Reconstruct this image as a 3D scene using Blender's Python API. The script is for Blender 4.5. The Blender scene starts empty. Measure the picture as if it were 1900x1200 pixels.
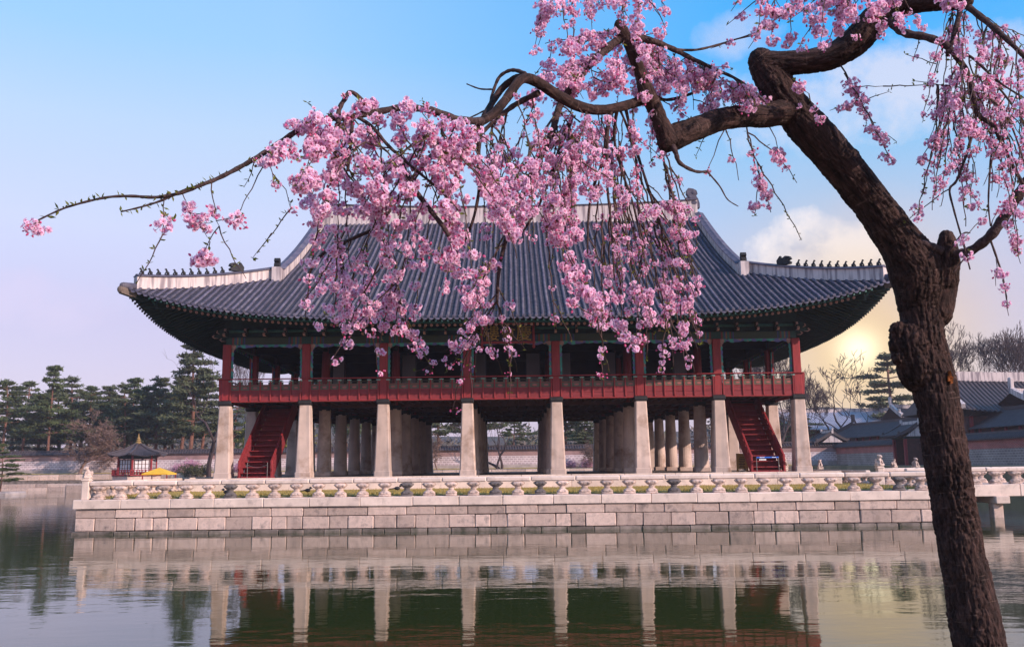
import bpy, math, random
import numpy as np
from mathutils import Vector, Matrix, noise as mnoise
R = random.Random(7)
RN = np.random.default_rng(11)
pi = math.pi
SC = bpy.context.scene
COL = SC.collection

# ------------------------------------------------------------------ camera
F = 1708.0                      # focal length in photo pixels (photo is 1900 wide)
PITCH = math.atan(263 / F)
ROLL = 0.0122
EYE = Vector((0, 0, 2.95))
_f = Vector((0, math.cos(PITCH), math.sin(PITCH)))
_r0 = Vector((1, 0, 0)); _u0 = Vector((0, -math.sin(PITCH), math.cos(PITCH)))
_r = _r0 * math.cos(ROLL) - _u0 * math.sin(ROLL)
_u = _u0 * math.cos(ROLL) + _r0 * math.sin(ROLL)
cd = bpy.data.cameras.new('camera'); cam = bpy.data.objects.new('camera', cd); COL.objects.link(cam)
cd.sensor_width = 36; cd.lens = 36 * F / 1900; cd.clip_start = 0.1; cd.clip_end = 20000
m = Matrix.Identity(4)
for i in range(3):
    m[i][0] = _r[i]; m[i][1] = _u[i]; m[i][2] = -_f[i]; m[i][3] = EYE[i]
cam.matrix_world = m
SC.camera = cam

def P(px, py, Y):
    "world point seen at photo pixel (px, py) at distance Y"
    d = _f * F + _r * (px - 950) + _u * (600 - py)
    return EYE + d * (Y / d.y)
def ZP(py, Y): return P(950, py, Y).z
def PIX(p):
    q = Vector(p) - EYE; w = q.dot(_f)
    return (950 + F * q.dot(_r) / w, 600 - F * q.dot(_u) / w)

# ------------------------------------------------------------------ sky, sun, exposure
SUN_DIR = Vector((0.78, -0.50, 0.42)).normalized()      # towards the sun: behind the viewer, to the right
s_el = math.asin(SUN_DIR.z); s_rot = math.atan2(SUN_DIR.x, SUN_DIR.y)
W = bpy.data.worlds.new('World'); SC.world = W; W.use_nodes = True
nt = W.node_tree; N = nt.nodes; L = nt.links; N.clear()
def nd(t, **k):
    n = N.new(t)
    for a, b in k.items(): setattr(n, a, b)
    return n
def mth(op, a, b=None, c=None, clamp=False):
    n = nd('ShaderNodeMath', operation=op); n.use_clamp = clamp
    for i, v in enumerate((a, b, c)):
        if v is None: continue
        if isinstance(v, (int, float)): n.inputs[i].default_value = v
        else: L.new(v, n.inputs[i])
    return n.outputs[0]
def mixc(f, a, b):
    n = nd('ShaderNodeMix', data_type='RGBA')
    for s, v in ((n.inputs[0], f), (n.inputs[6], a), (n.inputs[7], b)):
        if isinstance(v, tuple): s.default_value = (*v, 1)
        elif isinstance(v, (int, float)): s.default_value = v
        else: L.new(v, s)
    return n.outputs[2]
def ramp(x, *stops):
    n = nd('ShaderNodeValToRGB'); e = n.color_ramp.elements
    while len(e) < len(stops): e.new(0.5)
    for k, (p, c) in enumerate(stops):
        e[k].position = p; e[k].color = (*c, 1) if isinstance(c, tuple) else (c, c, c, 1)
    L.new(x, n.inputs[0]); return n.outputs[0]
sky = nd('ShaderNodeTexSky', sky_type='NISHITA'); sky.sun_disc = False
sky.sun_elevation = s_el; sky.sun_rotation = s_rot
bg1 = nd('ShaderNodeBackground'); bg1.inputs[1].default_value = 0.05
L.new(sky.outputs[0], bg1.inputs[0])
tc = nd('ShaderNodeTexCoord'); sx = nd('ShaderNodeSeparateXYZ'); L.new(tc.outputs['Generated'], sx.inputs[0])
X, Y, Z = sx.outputs
el = mth('ABSOLUTE', Z)
base = ramp(el, (0.0, (.49, .32, .52)), (0.15, (.47, .365, .57)), (0.24, (.53, .53, .73)), (0.34, (.44, .57, .77)), (0.42, (.29, .54, .86)), (0.75, (.10, .40, .80)))
# the left of the sky is paler, the right deeper blue
rgt = mth('MULTIPLY_ADD', X, 2.1, 0.46, clamp=True)
deep = ramp(el, (0.0, (.42, .33, .52)), (0.15, (.44, .385, .58)), (0.22, (.40, .47, .68)), (0.31, (.22, .47, .76)), (0.42, (.0, .36, .88)), (0.75, (.0, .30, .78)))
col = mixc(rgt, base, deep)
# clouds
vm = nd('ShaderNodeMapping'); vm.inputs['Scale'].default_value = (2.4, 2.4, 4.6); vm.inputs['Location'].default_value = (.35, .2, .1)
L.new(tc.outputs['Generated'], vm.inputs[0])
n1 = nd('ShaderNodeTexNoise'); n1.inputs['Scale'].default_value = 1.5; n1.inputs['Detail'].default_value = 7; n1.inputs['Roughness'].default_value = .52
L.new(vm.outputs[0], n1.inputs['Vector'])
cl = ramp(n1.outputs[0], (0.50, 0.0), (0.70, 0.8))
col = mixc(mth('MULTIPLY', mth('MULTIPLY', cl, rgt), 0.30), col, (.62, .55, .66))
cn = nd('ShaderNodeTexNoise'); cn.inputs['Scale'].default_value = 7.5; cn.inputs['Detail'].default_value = 9; cn.inputs['Roughness'].default_value = .6
L.new(tc.outputs['Generated'], cn.inputs['Vector'])
cn2 = nd('ShaderNodeTexNoise'); cn2.inputs['Scale'].default_value = 22; cn2.inputs['Detail'].default_value = 7; cn2.inputs['Roughness'].default_value = .62
L.new(tc.outputs['Generated'], cn2.inputs['Vector'])
rag = mth('ADD', mth('MULTIPLY_ADD', cn.outputs[0], 3.2, -1.6), mth('MULTIPLY_ADD', cn2.outputs[0], 2.4, -1.2))
AZ = mth('ARCTAN2', X, Y)
def bank(px, py, wx, wy, amt, lo=.15, hi=.95):
    "a cloud bank standing in one direction of the sky, ragged by noise"
    d = (P(px, py, 100) - EYE).normalized()
    az, e = math.atan2(d.x, d.y), math.asin(d.z)
    dx = mth('DIVIDE', mth('SUBTRACT', AZ, az), wx); dy = mth('DIVIDE', mth('SUBTRACT', Z, math.sin(e)), wy)
    q = mth('ADD', mth('POWER', mth('ABSOLUTE', dx), 2.0), mth('POWER', mth('ABSOLUTE', dy), 2.0))
    v = mth('ADD', mth('SUBTRACT', 1.0, q), rag)
    return mth('MULTIPLY', ramp(v, (lo, 0.0), (hi, 1.0)), amt)
col = mixc(bank(1640, 170, .17, .05, .75, -.1, 1.2), col, (.70, .68, .78))
col = mixc(bank(1380, 62, .05, .022, .5, -.1, 1.2), col, (.62, .62, .76))
col = mixc(bank(1860, 520, .13, .05, .40, -.0, 1.2), col, (.52, .45, .62))
col = mixc(bank(40, 560, .10, .035, .45, .0, 1.3), col, (.60, .44, .62))
for bx, by, wx, wy in ((1500, 432, .040, .026), (1425, 462, .040, .022), (1570, 452, .040, .024), (1500, 485, .095, .024)):
    col = mixc(bank(bx, by, wx, wy, .95, .1, 1.0), col, (.86, .80, .84))
# low sun glow in the haze by the right end of the roof
gd = (P(1592, 648, 100) - EYE).normalized()
dp = nd('ShaderNodeVectorMath', operation='DOT_PRODUCT'); L.new(tc.outputs['Generated'], dp.inputs[0]); dp.inputs[1].default_value = gd
ang = mth('ARCCOSINE', mth('MINIMUM', dp.outputs['Value'], 0.99999))
g1 = mth('POWER', 2.718, mth('MULTIPLY', mth('POWER', mth('DIVIDE', ang, 0.115), 2.0), -1.0))
g2 = mth('POWER', 2.718, mth('MULTIPLY', mth('POWER', mth('DIVIDE', ang, 0.019), 2.0), -1.0))
col = mixc(mth('MULTIPLY', g1, .95), col, (.80, .47, .11))
col = mixc(mth('MULTIPLY', g2, .95), col, (1.5, 1.25, .75))
bg2 = nd('ShaderNodeBackground'); bg2.inputs[1].default_value = 0.90
L.new(col, bg2.inputs[0])
ad = nd('ShaderNodeAddShader'); L.new(bg1.outputs[0], ad.inputs[0]); L.new(bg2.outputs[0], ad.inputs[1])
wo = nd('ShaderNodeOutputWorld'); L.new(ad.outputs[0], wo.inputs[0])

sd = bpy.data.lights.new('sun', 'SUN'); sd.energy = 5.0; sd.angle = math.radians(.6); sd.color = (1, .80, .69)
so = bpy.data.objects.new('sun', sd); COL.objects.link(so); so.rotation_euler = SUN_DIR.to_track_quat('Z', 'Y').to_euler()
so.location = (40, -30, 40)
SC.view_settings.view_transform = 'Standard'; SC.view_settings.look = 'None'
SC.view_settings.exposure = 0.15; SC.view_settings.gamma = 1; SC.view_settings.use_curve_mapping = False
SC.render.engine = 'CYCLES'
SC.cycles.max_bounces = 6; SC.cycles.diffuse_bounces = 3; SC.cycles.glossy_bounces = 3; SC.cycles.transparent_max_bounces = 8
SC.cycles.use_denoising = True
# ------------------------------------------------------------------ helpers
class MB:
    "collects geometry; becomes one mesh"
    def __init__(s): s.v = []; s.f = []; s.m = []; s.n = 0
    def add(s, V, Fc, mi=0):
        b = s.n
        s.v.extend([tuple(p) for p in V]); s.n += len(V)
        s.f.extend([tuple(i + b for i in f) for f in Fc]); s.m.extend([mi] * len(Fc)); return s
    def box(s, c, d, mi=0, ch=0.0, rz=0.0, taper=1.0):
        x, y, z = d[0] / 2, d[1] / 2, d[2] / 2
        if ch <= 0:
            V = [(sx * x * (taper if sz > 0 else 1), sy * y * (taper if sz > 0 else 1), sz * z) for sz in (-1, 1) for sy in (-1, 1) for sx in (-1, 1)]
            Fc = [(0, 2, 3, 1), (4, 5, 7, 6), (0, 1, 5, 4), (2, 6, 7, 3), (0, 4, 6, 2), (1, 3, 7, 5)]
        else:
            V, Fc = cham(x, y, z, ch, taper)
        ca, sa = math.cos(rz), math.sin(rz)
        V = [(c[0] + p[0] * ca - p[1] * sa, c[1] + p[0] * sa + p[1] * ca, c[2] + p[2]) for p in V]
        return s.add(V, Fc, mi)
    def beam(s, a, b, w, h, mi=0):
        "rectangular bar from a to b"
        a, b = Vector(a), Vector(b); d = (b - a).normalized()
        up = Vector((0, 0, 1)) if abs(d.z) < .95 else Vector((0, 1, 0))
        sd_ = d.cross(up).normalized(); up = sd_.cross(d)
        V = [p + sd_ * (i * w / 2) + up * (j * h / 2) for p in (a, b) for i, j in ((-1, -1), (1, -1), (1, 1), (-1, 1))]
        return s.add(V, [(0, 1, 2, 3), (7, 6, 5, 4), (0, 4, 5, 1), (1, 5, 6, 2), (2, 6, 7, 3), (3, 7, 4, 0)], mi)
    def tube(s, pts, rad, seg=8, mi=0, cap=True):
        pts = [Vector(p) for p in pts]
        if isinstance(rad, (int, float)): rad = [rad] * len(pts)
        n = len(pts); V = []; t0 = None; side = None
        for k in range(n):
            t = (pts[min(k + 1, n - 1)] - pts[max(k - 1, 0)]).normalized()
            if side is None:
                side = t.cross(Vector((0, 0, 1)) if abs(t.z) < .9 else Vector((0, 1, 0))).normalized()
            else:
                side = (side - t * side.dot(t)).normalized()
            b = t.cross(side)
            for j in range(seg):
                a = 2 * pi * j / seg
                V.append(pts[k] + (side * math.cos(a) + b * math.sin(a)) * rad[k])
        Fc = []
        for k in range(n - 1):
            for j in range(seg):
                j2 = (j + 1) % seg
                Fc.append((k * seg + j, k * seg + j2, (k + 1) * seg + j2, (k + 1) * seg + j))
        if cap:
            Fc.append(tuple(range(seg))[::-1]); Fc.append(tuple((n - 1) * seg + j for j in range(seg)))
        return s.add(V, Fc, mi)
    def lathe(s, c, prof, seg=16, mi=0, sq=1.0, cap=True):
        "prof: list of (radius, z)"
        V = []
        for r, z in prof:
            for j in range(seg):
                a = 2 * pi * (j + .5) / seg
                V.append((c[0] + r * math.cos(a), c[1] + r * sq * math.sin(a), c[2] + z))
        Fc = []
        for k in range(len(prof) - 1):
            for j in range(seg):
                j2 = (j + 1) % seg
                Fc.append((k * seg + j, k * seg + j2, (k + 1) * seg + j2, (k + 1) * seg + j))
        if cap:
            Fc.append(tuple(range(seg))[::-1]); Fc.append(tuple((len(prof) - 1) * seg + j for j in range(seg)))
        return s.add(V, Fc, mi)
    def ball(s, c, r, seg=10, rings=6, mi=0):
        V = []; r = (r, r, r) if isinstance(r, (int, float)) else r
        for k in range(rings + 1):
            th = pi * k / rings
            for j in range(seg):
                a = 2 * pi * j / seg
                V.append((c[0] + r[0] * math.sin(th) * math.cos(a), c[1] + r[1] * math.sin(th) * math.sin(a), c[2] - r[2] * math.cos(th)))
        Fc = [(k * seg + j, k * seg + (j + 1) % seg, (k + 1) * seg + (j + 1) % seg, (k + 1) * seg + j) for k in range(rings) for j in range(seg)]
        return s.add(V, Fc, mi)
    def prism(s, poly, off, mi=0):
        "closed 3D polygon extruded by vector off"
        n = len(poly); off = Vector(off)
        V = [Vector(p) for p in poly] + [Vector(p) + off for p in poly]
        Fc = [tuple(range(n))[::-1], tuple(range(n, 2 * n))] + [(i, (i + 1) % n, n + (i + 1) % n, n + i) for i in range(n)]
        return s.add(V, Fc, mi)
    def grid(s, rows, mi=0):
        "rows: list of equal-length point lists"
        nr, nc = len(rows), len(rows[0])
        V = [p for r_ in rows for p in r_]
        return s.add(V, [(i * nc + j, i * nc + j + 1, (i + 1) * nc + j + 1, (i + 1) * nc + j) for i in range(nr - 1) for j in range(nc - 1)], mi)
def cham(x, y, z, c, taper=1.0):
    c = min(c, x * .45, y * .45, z * .45)
    V = []; idx = {}
    for sx in (-1, 1):
        for sy in (-1, 1):
            for sz in (-1, 1):
                t = taper if sz > 0 else 1
                for ax in range(3):
                    q = [sx * (x * t - (0 if ax == 0 else c)), sy * (y * t - (0 if ax == 1 else c)), sz * (z - (0 if ax == 2 else c))]
                    idx[(sx, sy, sz, ax)] = len(V); V.append(tuple(q))
    Fc = []
    for sx in (-1, 1):
        Fc.append([idx[(sx, a, b, 0)] for a, b in ((-1, -1), (1, -1), (1, 1), (-1, 1))])
        Fc.append([idx[(a, sx, b, 1)] for a, b in ((-1, -1), (1, -1), (1, 1), (-1, 1))])
        Fc.append([idx[(a, b, sx, 2)] for a, b in ((-1, -1), (1, -1), (1, 1), (-1, 1))])
        for q in (-1, 1):
            Fc.append([idx[(sx, q, -1, 0)], idx[(sx, q, 1, 0)], idx[(sx, q, 1, 1)], idx[(sx, q, -1, 1)]])
            Fc.append([idx[(sx, -1, q, 0)], idx[(sx, 1, q, 0)], idx[(sx, 1, q, 2)], idx[(sx, -1, q, 2)]])
            Fc.append([idx[(-1, sx, q, 1)], idx[(1, sx, q, 1)], idx[(1, sx, q, 2)], idx[(-1, sx, q, 2)]])
            for r_ in (-1, 1): Fc.append([idx[(sx, q, r_, 0)], idx[(sx, q, r_, 1)], idx[(sx, q, r_, 2)]])
    out = []
    for f in Fc:                                            # outward winding
        a, b, c_ = (Vector(V[f[i]]) for i in range(3)); n = (b - a).cross(c_ - a)
        cen = sum((Vector(V[i]) for i in f), Vector()) / len(f)
        out.append(tuple(f) if n.dot(cen) > 0 else tuple(reversed(f)))
    return V, out
WL = {}
def wl(o): return WL.get(o.name, Vector((0, 0, 0))) if o else Vector((0, 0, 0))
def mesh(name, mb, mats, off=Vector((0, 0, 0)), smooth=False):
    me = bpy.data.meshes.new(name)
    me.from_pydata([(p[0] - off[0], p[1] - off[1], p[2] - off[2]) for p in mb.v], [], mb.f)
    mats = mats if isinstance(mats, (list, tuple)) else [mats]
    for m_ in mats: me.materials.append(m_)
    if len(mats) > 1: me.polygons.foreach_set('material_index', mb.m)
    if smooth: me.polygons.foreach_set('use_smooth', [True] * len(mb.f))
    me.update(); return me
def obj(name, mb, mats, parent=None, origin=None, smooth=False, kind=None):
    "world-space geometry -> one object; origin defaults to the parent's origin"
    o3 = Vector(origin) if origin is not None else wl(parent)
    o = bpy.data.objects.new(name, mesh(name, mb, mats, o3, smooth)); COL.objects.link(o)
    o.location = o3 - wl(parent)
    if parent: o.parent = parent
    WL[o.name] = o3
    if kind: o['kind'] = kind
    return o
def inst(name, me, parent, loc, rz=0.0, scale=(1, 1, 1), rot=None):
    "an object sharing mesh me, at world loc"
    o = bpy.data.objects.new(name, me); COL.objects.link(o)
    o.location = Vector(loc) - wl(parent); o.scale = scale
    o.rotation_euler = rot if rot is not None else (0, 0, rz)
    if parent: o.parent = parent
    WL[o.name] = Vector(loc); return o
def tag(o, label=None, cat=None, group=None, kind=None):
    for k, v in (('label', label), ('category', cat), ('group', group), ('kind', kind)):
        if v: o[k] = v
    return o
def thing(name, loc, label, cat, group=None):
    o = bpy.data.objects.new(name, None); COL.objects.link(o); o.location = loc; o.empty_display_size = .3
    WL[o.name] = Vector(loc); return tag(o, label, cat, group)
def crom(pts, per=8):
    "Catmull-Rom through n-dim points"
    A = np.array(pts, float); n = len(A); out = []
    for i in range(n - 1):
        p0, p1, p2, p3 = A[max(i - 1, 0)], A[i], A[i + 1], A[min(i + 2, n - 1)]
        for k in range(per):
            t = k / per
            out.append(.5 * ((2 * p1) + (-p0 + p2) * t + (2 * p0 - 5 * p1 + 4 * p2 - p3) * t * t + (-p0 + 3 * p1 - 3 * p2 + p3) * t ** 3))
    out.append(A[-1]); return out
# ------------------------------------------------------------------ materials
def mat(name, c, rough=.8, var=.2, vs=3.0, bump=0.0, bs=25.0, rnd=0.0, spec=.3, stain=None, streak=None, stretch=(1, 1, 1), metal=0.0, dist=.02, trans=None):
    m_ = bpy.data.materials.new(name); m_.use_nodes = True
    nt = m_.node_tree; N = nt.nodes; L = nt.links; bs_ = N['Principled BSDF']
    tc = N.new('ShaderNodeTexCoord'); mp = N.new('ShaderNodeMapping'); mp.inputs['Scale'].default_value = stretch
    oi = N.new('ShaderNodeObjectInfo')
    L.new(tc.outputs['Object'], mp.inputs[0])
    ro = N.new('ShaderNodeVectorMath'); ro.operation = 'ADD'; mu = N.new('ShaderNodeMath'); mu.operation = 'MULTIPLY'; mu.inputs[1].default_value = 37.0 if rnd else 0.0
    L.new(oi.outputs['Random'], mu.inputs[0]); L.new(mp.outputs[0], ro.inputs[0]); L.new(mu.outputs[0], ro.inputs[1])
    vec = ro.outputs[0]
    n1 = N.new('ShaderNodeTexNoise'); n1.inputs['Scale'].default_value = vs; n1.inputs['Detail'].default_value = 6; n1.inputs['Roughness'].default_value = .6
    L.new(vec, n1.inputs['Vector'])
    cr = N.new('ShaderNodeValToRGB'); e = cr.color_ramp.elements
    e[0].position = .3; e[1].position = .7
    e[0].color = (*[max(0, x * (1 - var)) for x in c], 1); e[1].color = (*[min(1, x * (1 + var)) for x in c], 1)
    L.new(n1.outputs[0], cr.inputs[0]); out = cr.outputs[0]
    def mixin(fac, colr, prev):
        mx = N.new('ShaderNodeMix'); mx.data_type = 'RGBA'; L.new(fac, mx.inputs[0]); L.new(prev, mx.inputs[6]); mx.inputs[7].default_value = (*colr, 1); return mx.outputs[2]
    if stain:                                              # (colour, scale, lo, hi, amount)
        n2 = N.new('ShaderNodeTexNoise'); n2.inputs['Scale'].default_value = stain[1]; n2.inputs['Detail'].default_value = 5; n2.inputs['Roughness'].default_value = .65
        L.new(vec, n2.inputs['Vector'])
        r2 = N.new('ShaderNodeMapRange'); r2.inputs[1].default_value = stain[2]; r2.inputs[2].default_value = stain[3]; r2.inputs[4].default_value = stain[4]
        L.new(n2.outputs[0], r2.inputs[0]); out = mixin(r2.outputs[0], stain[0], out)
    if streak:                                             # vertical weather streaks: (colour, scale, lo, hi, amount)
        m3 = N.new('ShaderNodeMapping'); m3.inputs['Scale'].default_value = (1, 1, .09); L.new(vec, m3.inputs[0])
        n3 = N.new('ShaderNodeTexNoise'); n3.inputs['Scale'].default_value = streak[1]; n3.inputs['Detail'].default_value = 5; L.new(m3.outputs[0], n3.inputs['Vector'])
        r3 = N.new('ShaderNodeMapRange'); r3.inputs[1].default_value = streak[2]; r3.inputs[2].default_value = streak[3]; r3.inputs[4].default_value = streak[4]
        L.new(n3.outputs[0], r3.inputs[0]); out = mixin(r3.outputs[0], streak[0], out)
    if rnd:
        hv = N.new('ShaderNodeHueSaturation'); mr = N.new('ShaderNodeMapRange'); mr.inputs[3].default_value = 1 - rnd; mr.inputs[4].default_value = 1 + rnd
        L.new(oi.outputs['Random'], mr.inputs[0]); L.new(mr.outputs[0], hv.inputs['Value']); L.new(out, hv.inputs['Color']); out = hv.outputs[0]
    L.new(out, bs_.inputs['Base Color'])
    bs_.inputs['Roughness'].default_value = rough; bs_.inputs['Specular IOR Level'].default_value = spec; bs_.inputs['Metallic'].default_value = metal
    if bump:
        n4 = N.new('ShaderNodeTexNoise'); n4.inputs['Scale'].default_value = bs; n4.inputs['Detail'].default_value = 8; n4.inputs['Roughness'].default_value = .65
        L.new(vec, n4.inputs['Vector']); b = N.new('ShaderNodeBump'); b.inputs['Strength'].default_value = bump; b.inputs['Distance'].default_value = dist
        L.new(n4.outputs[0], b.inputs['Height']); L.new(b.outputs[0], bs_.inputs['Normal'])
    if trans:                                              # thin leaves and petals let light through
        tr = N.new('ShaderNodeBsdfTranslucent'); L.new(out, tr.inputs[0]); ms = N.new('ShaderNodeMixShader'); ms.inputs[0].default_value = trans
        L.new(bs_.outputs[0], ms.inputs[1]); L.new(tr.outputs[0], ms.inputs[2]); L.new(ms.outputs[0], N['Material Output'].inputs[0])
    return m_
def brick_mat(name, c1, c2, mortar, bw, bh, axis='xz', mort=.02, rough=.85):
    m_ = bpy.data.materials.new(name); m_.use_nodes = True
    nt = m_.node_tree; N = nt.nodes; L = nt.links; b = N['Principled BSDF']
    tc = N.new('ShaderNodeTexCoord'); se = N.new('ShaderNodeSeparateXYZ'); cb = N.new('ShaderNodeCombineXYZ')
    L.new(tc.outputs['Object'], se.inputs[0]); L.new(se.outputs[0 if axis == 'xz' else 1], cb.inputs[0]); L.new(se.outputs[2], cb.inputs[1])
    bt = N.new('ShaderNodeTexBrick'); L.new(cb.outputs[0], bt.inputs['Vector'])
    bt.inputs['Color1'].default_value = (*c1, 1); bt.inputs['Color2'].default_value = (*c2, 1); bt.inputs['Mortar'].default_value = (*mortar, 1)
    bt.inputs['Scale'].default_value = 1; bt.inputs['Brick Width'].default_value = bw; bt.inputs['Row Height'].default_value = bh; bt.inputs['Mortar Size'].default_value = mort
    n1 = N.new('ShaderNodeTexNoise'); n1.inputs['Scale'].default_value = .6; n1.inputs['Detail'].default_value = 6; L.new(tc.outputs['Object'], n1.inputs['Vector'])
    mr = N.new('ShaderNodeMapRange'); mr.inputs[1].default_value = .3; mr.inputs[2].default_value = .7; mr.inputs[3].default_value = .75; mr.inputs[4].default_value = 1.15
    L.new(n1.outputs[0], mr.inputs[0]); hv = N.new('ShaderNodeHueSaturation'); L.new(mr.outputs[0], hv.inputs['Value']); L.new(bt.outputs[0], hv.inputs['Color'])
    L.new(hv.outputs[0], b.inputs['Base Color']); b.inputs['Roughness'].default_value = rough
    bp = N.new('ShaderNodeBump'); bp.inputs['Strength'].default_value = .5; bp.inputs['Distance'].default_value = .02; bp.invert = True
    L.new(bt.outputs['Fac'], bp.inputs['Height']); L.new(bp.outputs[0], b.inputs['Normal'])
    return m_
M = {}
M['granite'] = mat('granite', (.56, .41, .355), .88, .28, 2.6, .9, 20, .26, stain=((.13, .105, .105), 2.6, .52, .72, .85), streak=((.22, .17, .16), 3.0, .55, .75, .5), dist=.045)
M['granite_carved'] = mat('granite_carved', (.54, .40, .35), .88, .28, 5, .9, 30, .20, stain=((.14, .11, .11), 5.5, .5, .72, .75), dist=.02)
M['granite_clean'] = mat('granite_clean', (.70, .545, .475), .8, .14, 1.4, .45, 30, .09, stain=((.26, .20, .19), 2.4, .53, .76, .65), dist=.02)
M['beam_end'] = mat('weathered_beam_end', (.15, .11, .09), .85, .3, 4, .3, 20)
M['granite_dark'] = mat('granite_weathered', (.13, .11, .11), .9, .3, 3, .5, 40, .1, stain=((.32, .27, .26), 4, .55, .7, .5))
M['granite_base'] = mat('granite_wet', (.21, .165, .145), .7, .3, 2.5, .6, 20, .25, stain=((.06, .058, .04), 2.2, .45, .65, .9))
M['column_stone'] = mat('column_stone', (.54, .41, .36), .85, .18, .9, .35, 30, .10, stain=((.22, .125, .075), .7, .52, .68, .75), streak=((.28, .24, .24), 2.2, .5, .7, .5), dist=.015)
M['plaster'] = mat('ridge_plaster', (.60, .50, .49), .85, .08, 1.2, .2, 20, 0, streak=((.20, .16, .18), 4.5, .45, .62, .85), dist=.01)
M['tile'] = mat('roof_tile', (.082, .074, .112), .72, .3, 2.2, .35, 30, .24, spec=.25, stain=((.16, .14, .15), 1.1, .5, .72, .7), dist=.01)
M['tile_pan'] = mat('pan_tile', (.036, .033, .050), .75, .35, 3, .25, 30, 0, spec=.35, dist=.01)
M['red'] = mat('red_paint', (.25, .026, .030), .6, .22, 3.0, .15, 30, .05, stretch=(4, 4, .6), stain=((.13, .02, .03), 1.0, .5, .75, .5), dist=.006)
M['red_board'] = mat('red_board', (.205, .027, .034), .65, .25, 2.5, .2, 30, .10, stretch=(.5, 1, 5), dist=.006)
M['red_dark'] = mat('red_joist', (.075, .028, .024), .75, .3, 2.5, .2, 20, .12, dist=.01)
M['char'] = mat('charcoal_band', (.020, .019, .022), .7, .3, 3)
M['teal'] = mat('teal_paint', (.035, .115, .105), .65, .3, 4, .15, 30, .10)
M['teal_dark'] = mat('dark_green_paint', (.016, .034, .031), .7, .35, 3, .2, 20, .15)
M['teal_pale'] = mat('pale_teal_paint', (.22, .38, .36), .6, .2, 5)
M['pinkend'] = mat('rafter_end_paint', (.36, .20, .18), .7, .2, 8, 0, 10, .12)
M['olive'] = mat('grey_green_panel', (.10, .10, .072), .7, .2, 4, .1, 20, .1)
M['salmon'] = mat('salmon_paint', (.34, .09, .085), .7, .15, 5)
M['black'] = mat('black_lacquer', (.010, .010, .012), .5, .2, 4)
M['gold'] = mat('gold_leaf', (.36, .20, .03), .45, .15, 6, metal=.0)
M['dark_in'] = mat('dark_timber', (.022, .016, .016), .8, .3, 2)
M['paperwall'] = mat('pale_door_paper', (.20, .18, .19), .9, .08, 1)
M['steel'] = mat('steel', (.45, .45, .47), .35, .1, 5, metal=.9)
M['steel_dark'] = mat('worn_steel', (.20, .18, .18), .5, .2, 5, metal=.6)
M['blue'] = mat('blue_sign', (.03, .13, .55), .4, .1, 5)
M['white'] = mat('white_paint', (.8, .78, .78), .6, .05, 3)
M['wood'] = mat('yellow_wood', (.36, .17, .04), .6, .3, 2, .1, 20, stretch=(6, 6, .6))
M['yellow'] = mat('yellow_canvas', (.80, .43, .03), .7, .08, 2)
def nakyang_mat():
    m_ = mat('carved_board_paint', (.04, .20, .18), .6, .3, 6, .2, 30)
    nt = m_.node_tree; N = nt.nodes; L = nt.links
    b = N['Principled BSDF']; tc = N.new('ShaderNodeTexCoord')
    v = N.new('ShaderNodeTexVoronoi'); v.inputs['Scale'].default_value = 4.5; L.new(tc.outputs['Object'], v.inputs['Vector'])
    r = N.new('ShaderNodeValToRGB'); r.color_ramp.interpolation = 'CONSTANT'; e = r.color_ramp.elements
    for _ in range(3): e.new(.5)
    for k, (p, c) in enumerate(((0, (.04, .24, .21)), (.35, (.06, .30, .26)), (.55, (.11, .11, .30)), (.78, (.025, .08, .075)), (.9, (.30, .16, .15)))):
        e[k].position = p; e[k].color = (*c, 1)
    se = N.new('ShaderNodeSeparateColor'); L.new(v.outputs['Color'], se.inputs[0]); L.new(se.outputs[0], r.inputs[0]); L.new(r.outputs[0], b.inputs['Base Color']); return m_
M['carved'] = nakyang_mat()
def beam_mat():
    "painted beam: dark green with banded ends in red, blue, ochre"
    m_ = mat('painted_beam', (.03, .07, .06), .65, .3, 4)
    nt = m_.node_tree; N = nt.nodes; L = nt.links; b = N['Principled BSDF']
    tc = N.new('ShaderNodeTexCoord'); se = N.new('ShaderNodeSeparateXYZ'); L.new(tc.outputs['UV'], se.inputs[0])
    r = N.new('ShaderNodeValToRGB'); r.color_ramp.interpolation = 'CONSTANT'; e = r.color_ramp.elements
    st = [(0, (.02, .055, .05)), (.06, (.16, .04, .035)), (.085, (.03, .10, .09)), (.105, (.05, .05, .16)), (.12, (.18, .10, .05)), (.14, (.03, .10, .09)), (.17, (.15, .035, .03)), (.19, (.02, .06, .055)), (.21, (.05, .05, .15)), (.225, (.04, .05, .035))]
    while len(e) < len(st): e.new(.5)
    for k, (p, c) in enumerate(st): e[k].position = p; e[k].color = (*c, 1)
    ab = N.new('ShaderNodeMath'); ab.operation = 'PINGPONG'; ab.inputs[1].default_value = .5; L.new(se.outputs[0], ab.inputs[0])
    L.new(ab.outputs[0], r.inputs[0]); L.new(r.outputs[0], b.inputs['Base Color']); return m_
M['beam'] = beam_mat()
HAZE = .0003
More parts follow.
